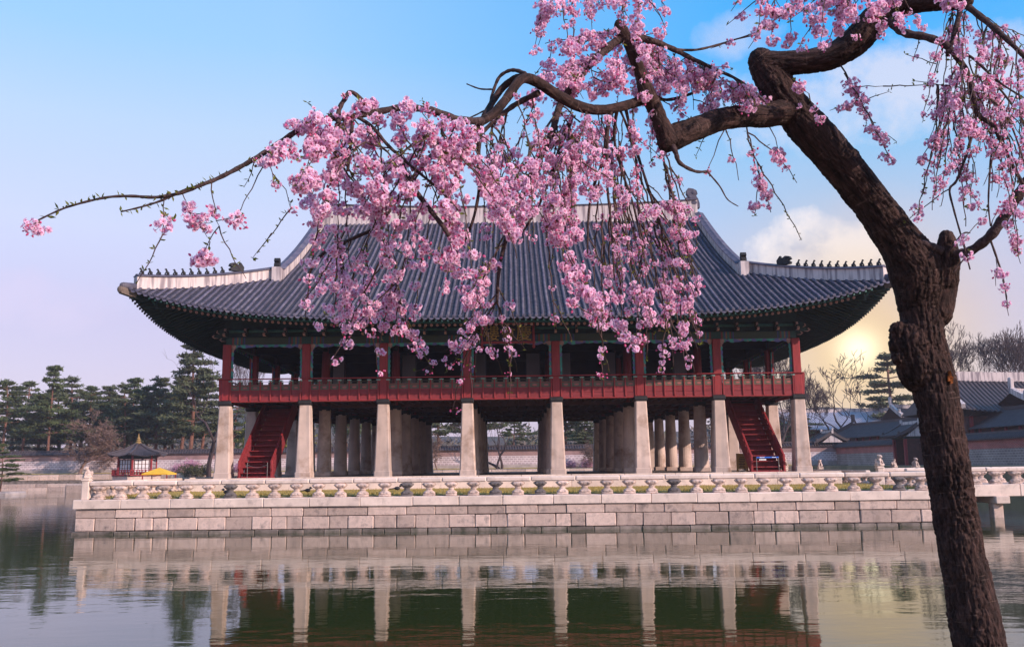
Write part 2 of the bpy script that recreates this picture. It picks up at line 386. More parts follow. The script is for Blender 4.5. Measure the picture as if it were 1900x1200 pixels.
# ------------------------------------------------------------------ pond, banks, hills
def water_mat():
    m_ = bpy.data.materials.new('pond_water'); m_.use_nodes = True
    nt = m_.node_tree; N = nt.nodes; L = nt.links; b = N['Principled BSDF']
    b.inputs['Base Color'].default_value = (.026, .038, .009, 1); b.inputs['Roughness'].default_value = .035; b.inputs['IOR'].default_value = 1.45
    b.inputs['Specular IOR Level'].default_value = .75; b.inputs['Specular Tint'].default_value = (1, .97, .97, 1)
    tc = N.new('ShaderNodeTexCoord'); hs = None
    for sc, sx, am, rz in ((1.0, .42, 1.0, .2), (3.2, .5, .34, -.25), (9.0, .6, .11, .1)):
        mp = N.new('ShaderNodeMapping'); mp.inputs['Scale'].default_value = (sx, 1, 1); mp.inputs['Rotation'].default_value = (0, 0, rz); L.new(tc.outputs['Object'], mp.inputs[0])
        n = N.new('ShaderNodeTexNoise'); n.inputs['Scale'].default_value = sc; n.inputs['Detail'].default_value = 2; n.inputs['Roughness'].default_value = .45; L.new(mp.outputs[0], n.inputs['Vector'])
        mu = N.new('ShaderNodeMath'); mu.operation = 'MULTIPLY'; mu.inputs[1].default_value = am; L.new(n.outputs[0], mu.inputs[0])
        if hs is None: hs = mu.outputs[0]
        else:
            ad = N.new('ShaderNodeMath'); ad.operation = 'ADD'; L.new(hs, ad.inputs[0]); L.new(mu.outputs[0], ad.inputs[1]); hs = ad.outputs[0]
    # breeze patches: calm and ruffled water
    n2 = N.new('ShaderNodeTexNoise'); n2.inputs['Scale'].default_value = .09; n2.inputs['Detail'].default_value = 3; L.new(tc.outputs['Object'], n2.inputs['Vector'])
    mr = N.new('ShaderNodeMapRange'); mr.inputs[1].default_value = .36; mr.inputs[2].default_value = .66; mr.inputs[3].default_value = .0038; mr.inputs[4].default_value = .0125; L.new(n2.outputs[0], mr.inputs[0])
    bp = N.new('ShaderNodeBump'); bp.inputs['Strength'].default_value = 1.0; L.new(mr.outputs[0], bp.inputs['Distance']); L.new(hs, bp.inputs['Height']); L.new(bp.outputs[0], b.inputs['Normal'])
    return m_
M['water'] = water_mat()
M['ground'] = mat('dry_ground', (.24, .18, .11), .95, .3, .35, .3, 6, stain=((.09, .10, .04), .25, .5, .65, .7))
M['lawn'] = mat('dry_lawn', (.38, .27, .085), .95, .3, 1.2, .6, 60, stain=((.15, .17, .04), .55, .58, .70, .7))
M['hill'] = mat('wooded_hill', (.075, .06, .055), .95, .5, .05, 1.0, .35, dist=2.0, stain=((.04, .055, .035), .03, .5, .6, .8))
NB, EB = 141.0, 46.0                                       # north and east banks
w = obj('pond_water', MB().grid([[(-700, 5, 0), (60, 5, 0)], [(-700, 146, 0), (60, 146, 0)]]), M['water'], kind='structure')
g = MB()
for x0, x1, y0, y1, z in ((-900, 900, NB + 4.55, 3900, 2.3), (EB + .5, 900, 6.8, NB + 4.55, 2.35), (-900, EB + .5, -60, 6.8, 1.35), (EB + .5, 900, -60, 6.8, 1.35), (-4000, -900, -60, 3900, 2.4), (900, 4000, -60, 3900, 2.4)):
    g.box(((x0 + x1) / 2, (y0 + y1) / 2, z - 2), (x1 - x0, y1 - y0, 4))
obj('ground', g, M['ground'], kind='structure')
# hills behind the palace
def hill(cx, cy, w_, d_, h_, seed, mt):
    rows = []
    for i in range(25):
        row = []
        for j in range(41):
            u, v = j / 40 * 2 - 1, i / 24 * 2 - 1
            q = max(0, (1 - u * u)) ** 1.2 * max(0, (1 - v * v))
            n = mnoise.fractal(Vector((u * 2.2 + seed, v * 2.2, seed)), 1.0, 2.0, 6)
            row.append((cx + u * w_ / 2, cy + v * d_ / 2, 1.5 + h_ * q * (1 + .35 * n)))
        rows.append(row)
    return obj('hill', MB().grid(rows), mt, kind='structure', smooth=True)
hill(-150, 560, 260, 240, 40, 3.1, M['hill'])
hill(190, 400, 300, 200, 26, 8.3, M['hill'])
hill(-20, 620, 900, 200, 24, 5.5, M['hill'])
# air: thin haze round everything
hz = obj('haze', MB().box((0, 1975, 20), (8400, 4100, 48)), [], kind='stuff')
hm = bpy.data.materials.new('haze'); hm.use_nodes = True; hn = hm.node_tree.nodes; hn.remove(hn['Principled BSDF'])
pv = hn.new('ShaderNodeVolumePrincipled'); pv.inputs['Color'].default_value = (.93, .84, .96, 1); pv.inputs['Density'].default_value = HAZE; pv.inputs['Anisotropy'].default_value = .1
hm.node_tree.links.new(pv.outputs[0], hn['Material Output'].inputs['Volume']); hz.data.materials.append(hm)

# north bank: two dressed stone steps, each stone a piece
def stone(mb, x0, x1, y0, y1, z0, z1, ch=.03): return mb.box(((x0 + x1) / 2, (y0 + y1) / 2, (z0 + z1) / 2), (x1 - x0, y1 - y0, z1 - z0), ch=ch)
bank = thing('bank_wall', (-30, NB, 0), 'low stepped stone wall along the far edge of the pond', 'wall')
obj('core', MB().box((-60, NB + .9, .4), (240, .9, 2.2)).box((-60, NB + 4.4, 1.3), (240, .5, 2.3)), M['granite_base'], bank)
rr = random.Random(5)
for z0, z1, y in ((-.3, .48, NB), (.48, 1.05, NB + .12), (1.5, 2.35, NB + 4.0)):
    x = -86.0
    while x < 12:
        l = rr.uniform(1.7, 3.0)
        if rr.random() < 2: obj('stone', stone(MB(), x + .02, x + l - .02, y, y + .5, z0, z1 - .015, .04), M['granite'], bank, origin=(x + l / 2, y, z0))
        x += l
obj('bank_lawn', MB().grid([[(-180, NB + .55, 1.03), (60, NB + .55, 1.03)], [(-180, NB + 4.1, 1.45), (60, NB + 4.1, 1.45)]]).grid([[(-180, NB + 4.4, 2.36), (EB, NB + 4.4, 2.36)], [(-180, NB + 10, 2.62), (EB, NB + 10, 2.62)]]), M['lawn'], kind='structure')

# ------------------------------------------------------------------ stone terrace in the pond
YF = 43.3
XL, XR = -20.45, 20.25
def yf(x): return YF - .018 * x
RZF = math.atan(-.018)
ZCAP, ZLAW = 1.60, 1.63
terr = thing('stone_terrace', (0, 70, 0), 'broad terrace of pale granite blocks rising straight out of the pond', 'terrace')
core = MB().prism([(XL + .1, yf(XL) + .3, -1.2), (XR - .1, yf(XR) + .3, -1.2), (XR - .1, 97, -1.2), (XL + .1, 97, -1.2)], (0, 0, 2.6))
obj('core', core, M['granite_base'], terr)
rr = random.Random(21)
def course(name, z0, z1, lmin, lmax, out, ch, m_, first=None, dep=.55, jit=.02, gap=.012):
    x = XL + (0 if out <= 0 else -out)
    k = 0
    while x < XR - .05:
        l = first if (first and k == 0) else rr.uniform(lmin, lmax)
        if x + l > XR - lmin * .6: l = XR + out - x
        cx = x + l / 2; j = rr.uniform(-jit, jit)
        mb = MB().box((cx, yf(cx) + dep / 2 - out + j, (z0 + z1) / 2), (l - gap - rr.uniform(0, .008), dep, z1 - z0 - gap - rr.uniform(0, .012)), ch=ch * rr.uniform(.7, 1.3), rz=RZF)
        if ch > .024: mb.v = [(p[0] + R.gauss(0, .007), p[1] + R.gauss(0, .007), p[2] + R.gauss(0, .006)) for p in mb.v]
        obj(name, mb, m_, terr, origin=(cx, yf(cx), z0)); x += l; k += 1
course('ledge_stone', -.9, .15, .75, 1.25, .10, .03, M['granite_base'], gap=.016)
course('wall_stone', .15, .745, .62, 1.6, .0, .035, M['granite'], first=.95, gap=.018)
course('wall_stone', .745, 1.165, 1.1, 2.15, .0, .03, M['granite'], gap=.016)
course('coping_stone', 1.165, ZCAP, 2.0, 2.45, .09, .025, M['granite_clean'], dep=.75, jit=.004, gap=.012)
lw = MB()
rows = []
for i in range(9):
    y = [yf(0) + .62, 44.4, 45.5, 47, 49, 51, 53.6, 86, 96.5][i]
    rows.append([(XL + .6 + (XR - XL - 1.2) * j / 40, y, ZLAW + (.07 * math.sin(min(1, i / 4) * 1.5) + .015 * math.sin(j * 2.1 + i) if 0 < i < 8 else -.01)) for j in range(41)])
obj('lawn', lw.grid(rows), M['lawn'], kind='structure', smooth=True)
# grass blades on the strip before the pavilion
gb = MB(); V = []; Fc = []
for k in range(15000):
    x = R.uniform(XL + .7, XR - .7); y = 44.1 + (R.random() ** 1.3) * 9.2
    if mnoise.noise(Vector((x * .5, y * .5, 3))) < -.25 and R.random() < .6: continue
    a = R.uniform(0, pi); h = R.uniform(.05, .13); c = .018
    b = len(V)
    V += [(x - c * math.cos(a), y - c * math.sin(a), ZLAW + .02), (x + c * math.cos(a), y + c * math.sin(a), ZLAW + .02), (x + R.uniform(-.05, .05), y + R.uniform(-.05, .05), ZLAW + .05 + h)]
    Fc.append((b, b + 1, b + 2))
gb.add(V, Fc)
M['grass'] = mat('grass_blades', (.40, .29, .085), .9, .35, .8, stain=((.15, .18, .04), .5, .58, .70, .7), trans=.3)
obj('grass', gb, M['grass'], kind='stuff')

# balustrade
bal = thing('stone_balustrade', (0, YF + .3, ZCAP), 'carved granite balustrade of lotus balusters along the terrace edge', 'balustrade')
def baluster_mesh(v):
    mb = MB(); r_ = random.Random(v)
    mb.box((0, 0, .05), (.54, .40, .10), ch=.03)
    prof = [(.28, .09), (.285, .15), (.25, .20), (.18, .245), (.135, .28), (.125, .30), (.15, .315), (.155, .335), (.13, .355), (.14, .38), (.20, .42), (.275, .47), (.305, .52), (.31, .565), (.27, .60), (.22, .625)]
    mb.lathe((0, 0, 0), [(r * r_.uniform(.97, 1.03), z) for r, z in prof], 14, sq=.72)
    for s in (-1, 1):                                        # leaf scrolls on the bowl and foot
        for q in (-1, 1):
            mb.ball((s * .15, q * .17, .53), (.105, .05, .06), 8, 5); mb.ball((s * .13, q * .16, .15), (.10, .05, .055), 8, 5)
        mb.ball((s * .28, 0, .55), (.055, .09, .05), 8, 5)
    return mb
BM = [mesh('baluster', baluster_mesh(k), M['granite_carved'], smooth=True) for k in range(3)]
BMd = mesh('baluster', baluster_mesh(5), M['granite_dark'], smooth=True)
x = XL + .93; k = 0
dark = {6, 14, 18, 20, 26, 36, 38}
while x < XR - .3:
    inst('baluster', BMd if k in dark else BM[k % 3], bal, (x, yf(x) + .32, ZCAP - .01), RZF, (R.uniform(.94, 1.05), 1, R.uniform(.985, 1.005)))
    x += 1.037; k += 1
ZR0, ZR1 = 2.215, 2.44
x = XL + .5
while x < XR:
    l = min(2.074, XR - x)
    obj('rail_stone', MB().box((x + l / 2, yf(x + l / 2) + .32, (ZR0 + ZR1) / 2), (l - .012, .30, ZR1 - ZR0), ch=.055, rz=RZF), M['granite_clean'], bal, origin=(x + l / 2, yf(x) + .3, ZR0)); x += 2.074
for xs, y1 in ((XL + .35, 95.0), (XR - .3, 47.0)):        # side balustrades running back
    y = yf(xs) + .55
    while y < y1:
        l = min(2.074, y1 - y + .2)
        obj('rail_stone', MB().box((xs, y + l / 2, (ZR0 + ZR1) / 2), (.30, l - .012, ZR1 - ZR0), ch=.055), M['granite_clean'], bal, origin=(xs, y, ZR0))
        if y < 70: inst('baluster', BM[int(y) % 3], bal, (xs, y + .6, ZCAP - .01), pi / 2); inst('baluster', BM[int(y * 3) % 3], bal, (xs, y + 1.6, ZCAP - .01), pi / 2)
        y += 2.074
def post(mb, x, y, z0, z1, w=.34):
    mb.box((x, y, (z0 + z1) / 2), (w, w, z1 - z0), ch=.03); mb.box((x, y, z1 - .12), (w + .06, w + .06, .06), ch=.015); mb.box((x, y, z1 - .01), (w + .05, w + .05, .05), ch=.015); return mb
PL = (XL + .32, yf(XL) + .33)
obj('post', post(MB(), PL[0], PL[1], ZCAP - .01, 2.62), M['granite_clean'], bal, origin=(PL[0], PL[1], ZCAP))
PR = (XR - .3, yf(XR) + .33)
obj('post', post(MB(), PR[0], PR[1], ZCAP - .01, 2.62), M['granite_clean'], bal, origin=(PR[0], PR[1], ZCAP))

# seated stone beasts on the posts
def remesh(mb, vox, smooth_it=0):
    me = mesh('tmp', mb, M['granite_clean']); o = bpy.data.objects.new('tmp', me); COL.objects.link(o)
    md = o.modifiers.new('r', 'REMESH'); md.mode = 'VOXEL'; md.voxel_size = vox
    if smooth_it: ms = o.modifiers.new('s', 'SMOOTH'); ms.iterations = smooth_it; ms.factor = .5
    dg = bpy.context.evaluated_depsgraph_get(); dg.update()
    out = bpy.data.meshes.new_from_object(o.evaluated_get(dg)); bpy.data.objects.remove(o); bpy.data.meshes.remove(me); return out
b_ = MB()                                                  # faces -y, sits 0.62 tall
b_.box((0, 0, .03), (.36, .44, .07))
b_.ball((0, .07, .20), (.165, .17, .16)); b_.ball((0, -.01, .31), (.135, .13, .17)); b_.ball((0, -.06, .49), (.115, .12, .115)); b_.ball((0, -.16, .47), (.07, .07, .06))
for s in (-1, 1):
    b_.ball((s * .13, .04, .13), (.07, .14, .10)); b_.tube([(s * .08, -.10, .30), (s * .09, -.15, .16), (s * .09, -.17, .06)], [.055, .048, .05], 8); b_.ball((s * .09, .0, .56), (.04, .03, .05)); b_.ball((s * .13, -.12, .08), (.06, .09, .045))
b_.tube([(0, .22, .12), (0, .27, .24), (.03, .22, .36)], [.05, .05, .03], 8)
LION = remesh(b_, .02, 1); LION.name = 'stone_beast'; LION.materials.clear(); LION.materials.append(M['granite_carved'])
LION.polygons.foreach_set('use_smooth', [True] * len(LION.polygons))
def beast(loc, rz, sc, label, cat='statue'):
    o = inst('stone_beast', LION, None, loc, rz, (sc, sc, sc)); tag(o, label, cat, 'stone beasts seated on the balustrade posts'); return o
beast((PL[0], PL[1], 2.63), -.9, .86, 'seated stone beast on the post at the left corner of the terrace')
beast((PR[0], PR[1], 2.63), .3, 1.05, 'seated stone beast on the terrace corner post close beside the cherry trunk')

# bridge to the east shore
YB = 48.3
br = thing('stone_bridge', (31, YB + 1.5, 0), 'stone slab bridge on square piers running right behind the cherry trunk', 'bridge')
x = XR + .05; k = 0
while x < 46:
    l = R.uniform(2.6, 3.2)
    obj('deck_beam', MB().box((x + l / 2, YB + .3, 1.38), (l - .015, .7, .62), ch=.03), M['granite_clean'], br, origin=(x + l / 2, YB, 1.1))
    x += l
obj('deck', MB().box((33, YB + 2.0, 1.5), (25.5, 2.6, .36)), M['granite'], br)
obj('deck_beam', MB().box((33, YB + 3.7, 1.38), (25.5, .7, .62), ch=.03), M['granite_clean'], br)
for xp in (P(1857, 930, YB).x, P(1857, 930, YB).x + 5.2, P(1857, 930, YB).x + 10.4):
    pr = obj('pier', MB().box((xp - .1, YB + .35, -.2), (.52, .5, 1.9), ch=.03), M['granite'], br, origin=(xp, YB, 0))
    obj('pier', MB().box((xp - .1, YB + 3.6, -.2), (.52, .5, 1.9), ch=.03), M['granite'], br, origin=(xp, YB + 3.6, 0))
    obj('pier_cap', MB().box((xp, YB + 1.9, .90), (.72, 4.3, .38), ch=.03), M['granite_clean'], br, origin=(xp, YB, .8))
for yy, dz in ((YB + .25, .0), (YB + 3.75, .0)):
    x = XR + .1; k = 0
    while x < 46:
        obj('rail_stone', MB().box((x + 1.037, yy, 2.44 + dz), (2.062, .30, .22), ch=.055), M['granite_clean'], br, origin=(x, yy, 2.3)); x += 2.074
    x = XR + .6
    while x < 45.5:
        inst('baluster', BM[k % 3], br, (x, yy, 1.685 + dz), 0, (1, 1, 1.05)); x += 1.037; k += 1
for px_, yy, sc, lab, rz in ((1632, 50.6, .95, 'seated stone beast with its pedestal, leftmost of those between pavilion and cherry trunk', .5),
                             (1659, 66.0, .95, 'small stone beast behind the rail, second from the left of those before the cherry trunk', 2.2),
                             (1699, 56.0, .90, 'stone beast on the far rail, left neighbour of the one touching the cherry trunk', .4),
                             (1522, 70.0, .90, 'small stone beast just right of the right front stone column', -.3),
                             (1456, 61.0, 1.0, 'stone beast right beside the foot of the right staircase', .2)):
    q = P(px_, 868, yy)
    zt = P(px_, 866, yy).z if px_ != 1632 else P(px_, 863, yy).z
    obj('post', post(MB(), q.x, q.y, ZCAP - .1, zt, .34), M['granite_clean'], bal, origin=(q.x, q.y, ZCAP))
    beast((q.x, q.y, zt + .015), rz, sc, lab)
# east balustrade of the terrace: rails between bridge heads
for y0, y1 in ((52.6, 62.5), (66.5, 78), (82, 95)):
    y = y0
    while y < y1:
        obj('rail_stone', MB().box((XR - .3, y + 1.0, 2.33), (.30, 2.06, .22), ch=.055), M['granite_clean'], bal, origin=(XR - .3, y, 2.3))
        inst('baluster', BM[int(y) % 3], bal, (XR - .3, y + .5, ZCAP - .01), pi / 2); inst('baluster', BM[int(y) % 3], bal, (XR - .3, y + 1.53, ZCAP - .01), pi / 2)
        y += 2.074
# ------------------------------------------------------------------ the pavilion
PX, Y0, YC = -.06, 55.0, 69.25
CXS = [PX + s for s in (-17.06, -12.3, -7.66, -2.65, 2.65, 7.66, 12.3, 17.06)]
CYS = [Y0 + 5.7 * k for k in range(6)]
zb, zs, zc, zr, zt = ZP(881, Y0), ZP(745.5, Y0), ZP(738, Y0), ZP(698, Y0), ZP(634, Y0)
ZFL = zc + .38                                             # upper floor
pav = thing('pavilion', (PX, YC, zb), 'great two-storey red pavilion on stone pillars with a sweeping dark tiled roof', 'pavilion')
# stone base
obj('stone_base', MB().box((PX, YC, (ZLAW + zb) / 2 - .1), (37.0, 31.4, zb - ZLAW + .18)), M['granite_base'], pav)
x = PX - 18.75
while x < PX + 18.7:
    l = R.uniform(2.4, 3.3)
    if x + l > PX + 17.5: l = PX + 18.75 - x
    obj('base_stone', MB().box((x + l / 2, 53.45, (ZLAW - .05 + zb) / 2), (l - .012, .55, zb - ZLAW + .1), ch=.025), M['granite_clean'], pav, origin=(x + l / 2, 53.4, ZLAW)); x += l
# stone pillars
def sq_col():
    H = zs - zb; mb = MB()
    secs = [(0, .98, .06), (.30, .98, .06), (.33, .925, .075), (H, .655, .06)]
    V = []; n = 8
    for z, w, c in secs:
        a = w / 2
        V += [(sx, sy, z) for sx, sy in ((-a + c, -a), (a - c, -a), (a, -a + c), (a, a - c), (a - c, a), (-a + c, a), (-a, a - c), (-a, -a + c))]
    Fc = [(k * n + j, k * n + (j + 1) % n, (k + 1) * n + (j + 1) % n, (k + 1) * n + j) for k in range(len(secs) - 1) for j in range(n)]
    Fc += [tuple(range(n))[::-1], tuple(3 * n + j for j in range(n))]
    return mb.add(V, Fc)
SQ = mesh('stone_column', sq_col(), M['column_stone'])
RD = mesh('stone_column', MB().box((0, 0, .15), (1.0, 1.0, .3), ch=.04).lathe((0, 0, 0), [(.47, .3), (.465, .8), (.37, zs - zb)], 20), M['column_stone'])
CP = mesh('column_cap', MB().box((0, 0, (zc - zs) / 2), (.76, .76, zc - zs), ch=.02).box((0, 0, -.03), (.685, .685, .07), ch=.01), M['char'])
RC = mesh('red_column', MB().box((0, 0, (zt - zc) / 2), (.49, .49, zt - zc), ch=.035), M['red'])
RR = mesh('red_column', MB().lathe((0, 0, 0), [(.28, 0), (.26, zt - zc + .9)], 14), M['red'])
for i, cx in enumerate(CXS):
    for j, cy in enumerate(CYS):
        outer = i in (0, 7) or j in (0, 5)
        inst('stone_column', SQ if outer else RD, pav, (cx, cy, zb))
        inst('column_cap', CP, pav, (cx, cy, zs))
        inst('red_column', RC if outer else RR, pav, (cx, cy, zc))
# floor, joists
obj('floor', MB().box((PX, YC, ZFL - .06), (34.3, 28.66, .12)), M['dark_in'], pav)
for cy in CYS: obj('floor_beam', MB().box((PX, min(max(cy, CYS[0] + .12), CYS[5] - .12), zc + .10), (34.3, .42, .42)), M['red_dark'], pav, origin=(PX, cy, zc))
x = PX - 17.0; JM = mesh('joist', MB().box((0, 0, 0), (.16, 28.4, .22)), M['red_dark'])
while x < PX + 17.1: inst('joist', JM, pav, (x, YC, zc + .17)); x += .62
obj('floor_boards', MB().box((PX, YC, zc + .295), (34.4, 28.6, .03)), M['red_dark'], pav)
# railing: one per bay, each with boards, panels, posts and lotus supports
hs = zr - zc
def rail_parts(w):
    "meshes for one panel of width w, local x along the railing, outward = -y"
    r = {}
    r['skirt_board'] = MB().box((0, .02, .16), (w - .01, .05, .30), ch=.008).box((0, .03, .48), (w - .01, .05, .32), ch=.008)
    r['painted_panel'] = MB().box((0, .03, .80), (w - .07, .05, .26), 0).add(*lens(0, .0, .80, w * .22, .055, .012), 1).box((0, .02, .655), (w, .07, .03), 2).box((0, .02, .945), (w, .07, .035), 2)
    r['fret_board'] = MB().box((-w * .36, .03, 1.06), (w * .20, .05, .19), 0).box((w * .36, .03, 1.06), (w * .20, .05, .19), 0).box((0, .03, 1.145), (w * .56, .05, .02), 0).box((0, .03, .985), (w * .56, .05, .04), 0)
    r['rail_post'] = MB().box((0, -.02, .66), (.075, .10, 1.16), ch=.012).box((0, -.01, 1.2), (.06, .06, .14)).ball((0, -.02, .10), (.05, .06, .07), 8, 5).ball((0, -.02, .63), (.05, .06, .05), 8, 5)
    r['lotus_support'] = MB().lathe((0, -.01, 1.13), [(.03, 0), (.05, .03), (.13, .07), (.15, .10), (.10, .115)], 10, sq=.6)
    return r
def lens(cx, cy, cz, rx, rz_, t):
    n = 12; V = []
    for s in (0, 1):
        V += [(cx + rx * math.cos(2 * pi * k / n), cy + (0.006 if s == 0 else -t + .006), cz + rz_ * math.sin(2 * pi * k / n) * (1 if abs(math.cos(2 * pi * k / n)) < .99 else .3)) for k in range(n)]
    return V, [tuple(range(n))[::-1], tuple(range(n, 2 * n))] + [(k, (k + 1) % n, n + (k + 1) % n, n + k) for k in range(n)]
RMATS = {'skirt_board': M['red_board'], 'painted_panel': [M['olive'], M['salmon'], M['red']], 'fret_board': M['olive'], 'rail_post': M['red'], 'lotus_support': M['teal_pale']}
RCACHE = {}
def railing(a, b, out, full=True):
    "railing from a to b (xy), offset outward"
    a, b = Vector((*a, 0)), Vector((*b, 0)); d = (b - a); ln = d.length; d.normalize(); nrm = Vector((d.y, -d.x, 0))
    rz = math.atan2(d.y, d.x); w = ln / 7
    key = round(w, 3)
    if key not in RCACHE: RCACHE[key] = {k: mesh(k, v, RMATS[k]) for k, v in rail_parts(w).items()}
    ms = RCACHE[key]; o = (a + b) / 2 + nrm * out; o.z = zc - .05
    root = obj('railing', MB().box((0, -.03, hs + .045), (ln + .06, .10, .065), ch=.02).box((0, .03, .0), (ln, .10, .08), ch=.01), M['red'], None, origin=(0, 0, 0))
    root.location = o - wl(pav); root.rotation_euler.z = rz; root.parent = pav
    def put(nm, me, lx):
        q = bpy.data.objects.new(nm, me); COL.objects.link(q); q.parent = root; q.location = (lx, 0, 0)
    for k in range(7):
        lx = -ln / 2 + w * (k + .5)
        if full:
            put('skirt_board', ms['skirt_board'], lx); put('painted_panel', ms['painted_panel'], lx); put('fret_board', ms['fret_board'], lx)
    for k in range(8):
        lx = -ln / 2 + w * k + (.045 if k == 0 else -.045 if k == 7 else 0)
        put('rail_post', ms['rail_post'], lx); put('lotus_support', ms['lotus_support'], lx)
for i in range(7): railing((CXS[i] + .25, CYS[0]), (CXS[i + 1] - .25, CYS[0]), .22)
for j in range(5):
    railing((CXS[0], CYS[j + 1] - .25), (CXS[0], CYS[j] + .25), .22); railing((CXS[7], CYS[j] + .25), (CXS[7], CYS[j + 1] - .25), .22)
obj('hand_rail', MB().box((PX, Y0 - .30, zr - .005), (34.9, .08, .06), ch=.015).box((CXS[0] - .3, YC, zr - .005), (.08, 29.2, .06), ch=.015).box((CXS[7] + .3, YC, zr - .005), (.08, 29.2, .06), ch=.015), M['red'], pav)
for sx in (-1, 1):                                         # corner posts with their flared boards
    obj('corner_board', MB().prism([(PX + sx * 17.31, Y0 - .2, zc - .0), (PX + sx * 17.42, Y0 - .2, zc), (PX + sx * 17.50, Y0 - .2, zr + .02), (PX + sx * 17.31, Y0 - .2, zr + .02)], (0, .12, 0)), M['red'], pav, origin=(PX + sx * 17.4, Y0, zc))
rb = MB().box((PX, CYS[5] + .22, zc + .5), (34, .1, 1.0)).box((PX, CYS[5] + .25, zr), (34.6, .1, .07)); obj('railing', rb, M['red'], pav)
# carved board frames in the upper openings
def nak(w, h):
    mb = MB(); t = .07
    def wav(s, amp, fr): return amp * abs(math.sin(s * fr)) 
    def strip(pts_out, pts_in):
        n = len(pts_out)
        f = [(x_, -t / 2, z_) for x_, z_ in pts_out]; g_ = [(x_, -t / 2, z_) for x_, z_ in pts_in]
        f2 = [(x_, t / 2, z_) for x_, z_ in pts_out]; g2 = [(x_, t / 2, z_) for x_, z_ in pts_in]
        V = f + g_ + f2 + g2; Fc = []
        for k in range(n - 1):
            Fc += [(k, k + 1, n + k + 1, n + k), (2 * n + k + 1, 2 * n + k, 3 * n + k, 3 * n + k + 1), (n + k, n + k + 1, 3 * n + k + 1, 3 * n + k)]
        mb.add(V, Fc)
    n = 60; po, pi_ = [], []
    for k in range(n + 1):
        u = k / n; x_ = (u - .5) * w; e = min(u, 1 - u)
        dpt = .13 + .05 * abs(math.sin(u * pi * 9)) + .13 * max(0, 1 - e / .10) + .07 * math.exp(-((e - .2) / .06) ** 2)
        po.append((x_, h)); pi_.append((x_, h - dpt))
    strip(po, pi_)
    for s in (-1, 1):
        po, pi_ = [], []
        for k in range(31):
            v = k / 30; z_ = v * (h - .1); dpt = .10 + .05 * abs(math.sin(v * pi * 7)) + .16 * max(0, (v - .86) / .14)
            po.append((s * w / 2, z_)); pi_.append((s * (w / 2 - dpt), z_))
        strip(po, pi_)
    return mb
def flower(mb, c, r):
    n = 20; V = [(c[0], c[1] - .03, c[2])]
    for k in range(n): a = 2 * pi * k / n; q = r * (.86 + .14 * abs(math.cos(2.5 * a))); V.append((c[0] + q * math.cos(a), c[1], c[2] + q * math.sin(a)))
    mb.add(V, [(0, k + 1, (k + 1) % n + 1) for k in range(n)], 1); return mb
hN = zt - zr + .02
NC = {}
def nakyang(cx, cy, w, rz):
    k = round(w, 2)
    if k not in NC:
        mb = nak(w, hN); flower(mb, (-w / 2 + .12, -.045, hN - .12), .15); flower(mb, (w / 2 - .12, -.045, hN - .12), .15); NC[k] = mesh('carved_frame', mb, [M['carved'], M['pinkend']])
    inst('carved_frame', NC[k], pav, (cx, cy, zr), rz)
for i in range(7): nakyang((CXS[i] + CXS[i + 1]) / 2, Y0 - .06, CXS[i + 1] - CXS[i] - .5, 0)
for j in range(5):
    nakyang(CXS[0] - .06, (CYS[j] + CYS[j + 1]) / 2, 5.2, -pi / 2); nakyang(CXS[7] + .06, (CYS[j] + CYS[j + 1]) / 2, 5.2, pi / 2)
# beams, frieze, brackets
def ubox(name, mt):
    me = mesh(name, MB().box((0, 0, 0), (1, 1, 1)), mt); uv = me.uv_layers.new(name='UVMap')
    for lp in me.loops: uv.data[lp.index].uv = (me.vertices[lp.vertex_index].co.x + .5, me.vertices[lp.vertex_index].co.z + .5)
    return me
UB = ubox('painted_beam', M['beam'])
z1, z2, z3 = ZP(621, Y0), ZP(609, Y0), ZP(588, Y0) + .25
for i in range(7):
    w = CXS[i + 1] - CXS[i]; c = (CXS[i] + CXS[i + 1]) / 2
    inst('painted_beam', UB, pav, (c, Y0, (zt + z1) / 2), 0, (w - .004, .40, z1 - zt))
    inst('painted_beam', UB, pav, (c, CYS[5], (zt + z1) / 2), 0, (w - .004, .40, z1 - zt))
for j in range(5):
    for xx in (CXS[0], CXS[7]): inst('painted_beam', UB, pav, (xx, (CYS[j] + CYS[j + 1]) / 2, (zt + z1) / 2), pi / 2, (5.29, .40, z1 - zt))
fz = MB()
for (cx, cy, dx, dy) in ((PX, Y0 + .05, 34.5, .22), (PX, CYS[5], 34.5, .22), (CXS[0] + .05, YC, .22, 28.0), (CXS[7] - .05, YC, .22, 28.0)):
    fz.box((cx, cy, (z1 + z3) / 2 + .02), (dx, dy, z3 - z1 - .04))
obj('frieze_board', fz, M['teal_dark'], pav)
for (cx, cy, dx, dy) in ((PX, Y0 - .02, 34.6, .34), (CXS[0] + .02, YC, .34, 28.3), (CXS[7] - .02, YC, .34, 28.3)):
    obj('lintel', MB().box((cx, cy, z2), (dx, dy, .16), ch=.03), M['teal'], pav, origin=(cx, cy, z2)); obj('lintel', MB().box((cx, cy, z3 - .12), (dx + .1, dy + .1, .26), ch=.05), M['teal_dark'], pav, origin=(cx, cy, z3))
BR = MB().prism([(-.06, -.15, .05), (-.06, -.85, .02), (-.06, -.98, .13), (-.06, -.82, .20), (-.06, -.55, .24), (-.06, -.72, .34), (-.06, -.66, .48), (-.06, -.15, .62)], (.12, 0, 0), 0)
BR.prism([(-.065, -.62, .02), (-.065, -.86, .0), (-.065, -1.00, .12), (-.065, -.86, .22), (-.065, -.82, .16), (-.065, -.90, .12), (-.065, -.82, .05)], (.13, 0, 0), 1)
BR.prism([(-.065, -.52, .25), (-.065, -.74, .35), (-.065, -.68, .50), (-.065, -.62, .46), (-.065, -.67, .37), (-.065, -.55, .30)], (.13, 0, 0), 1)
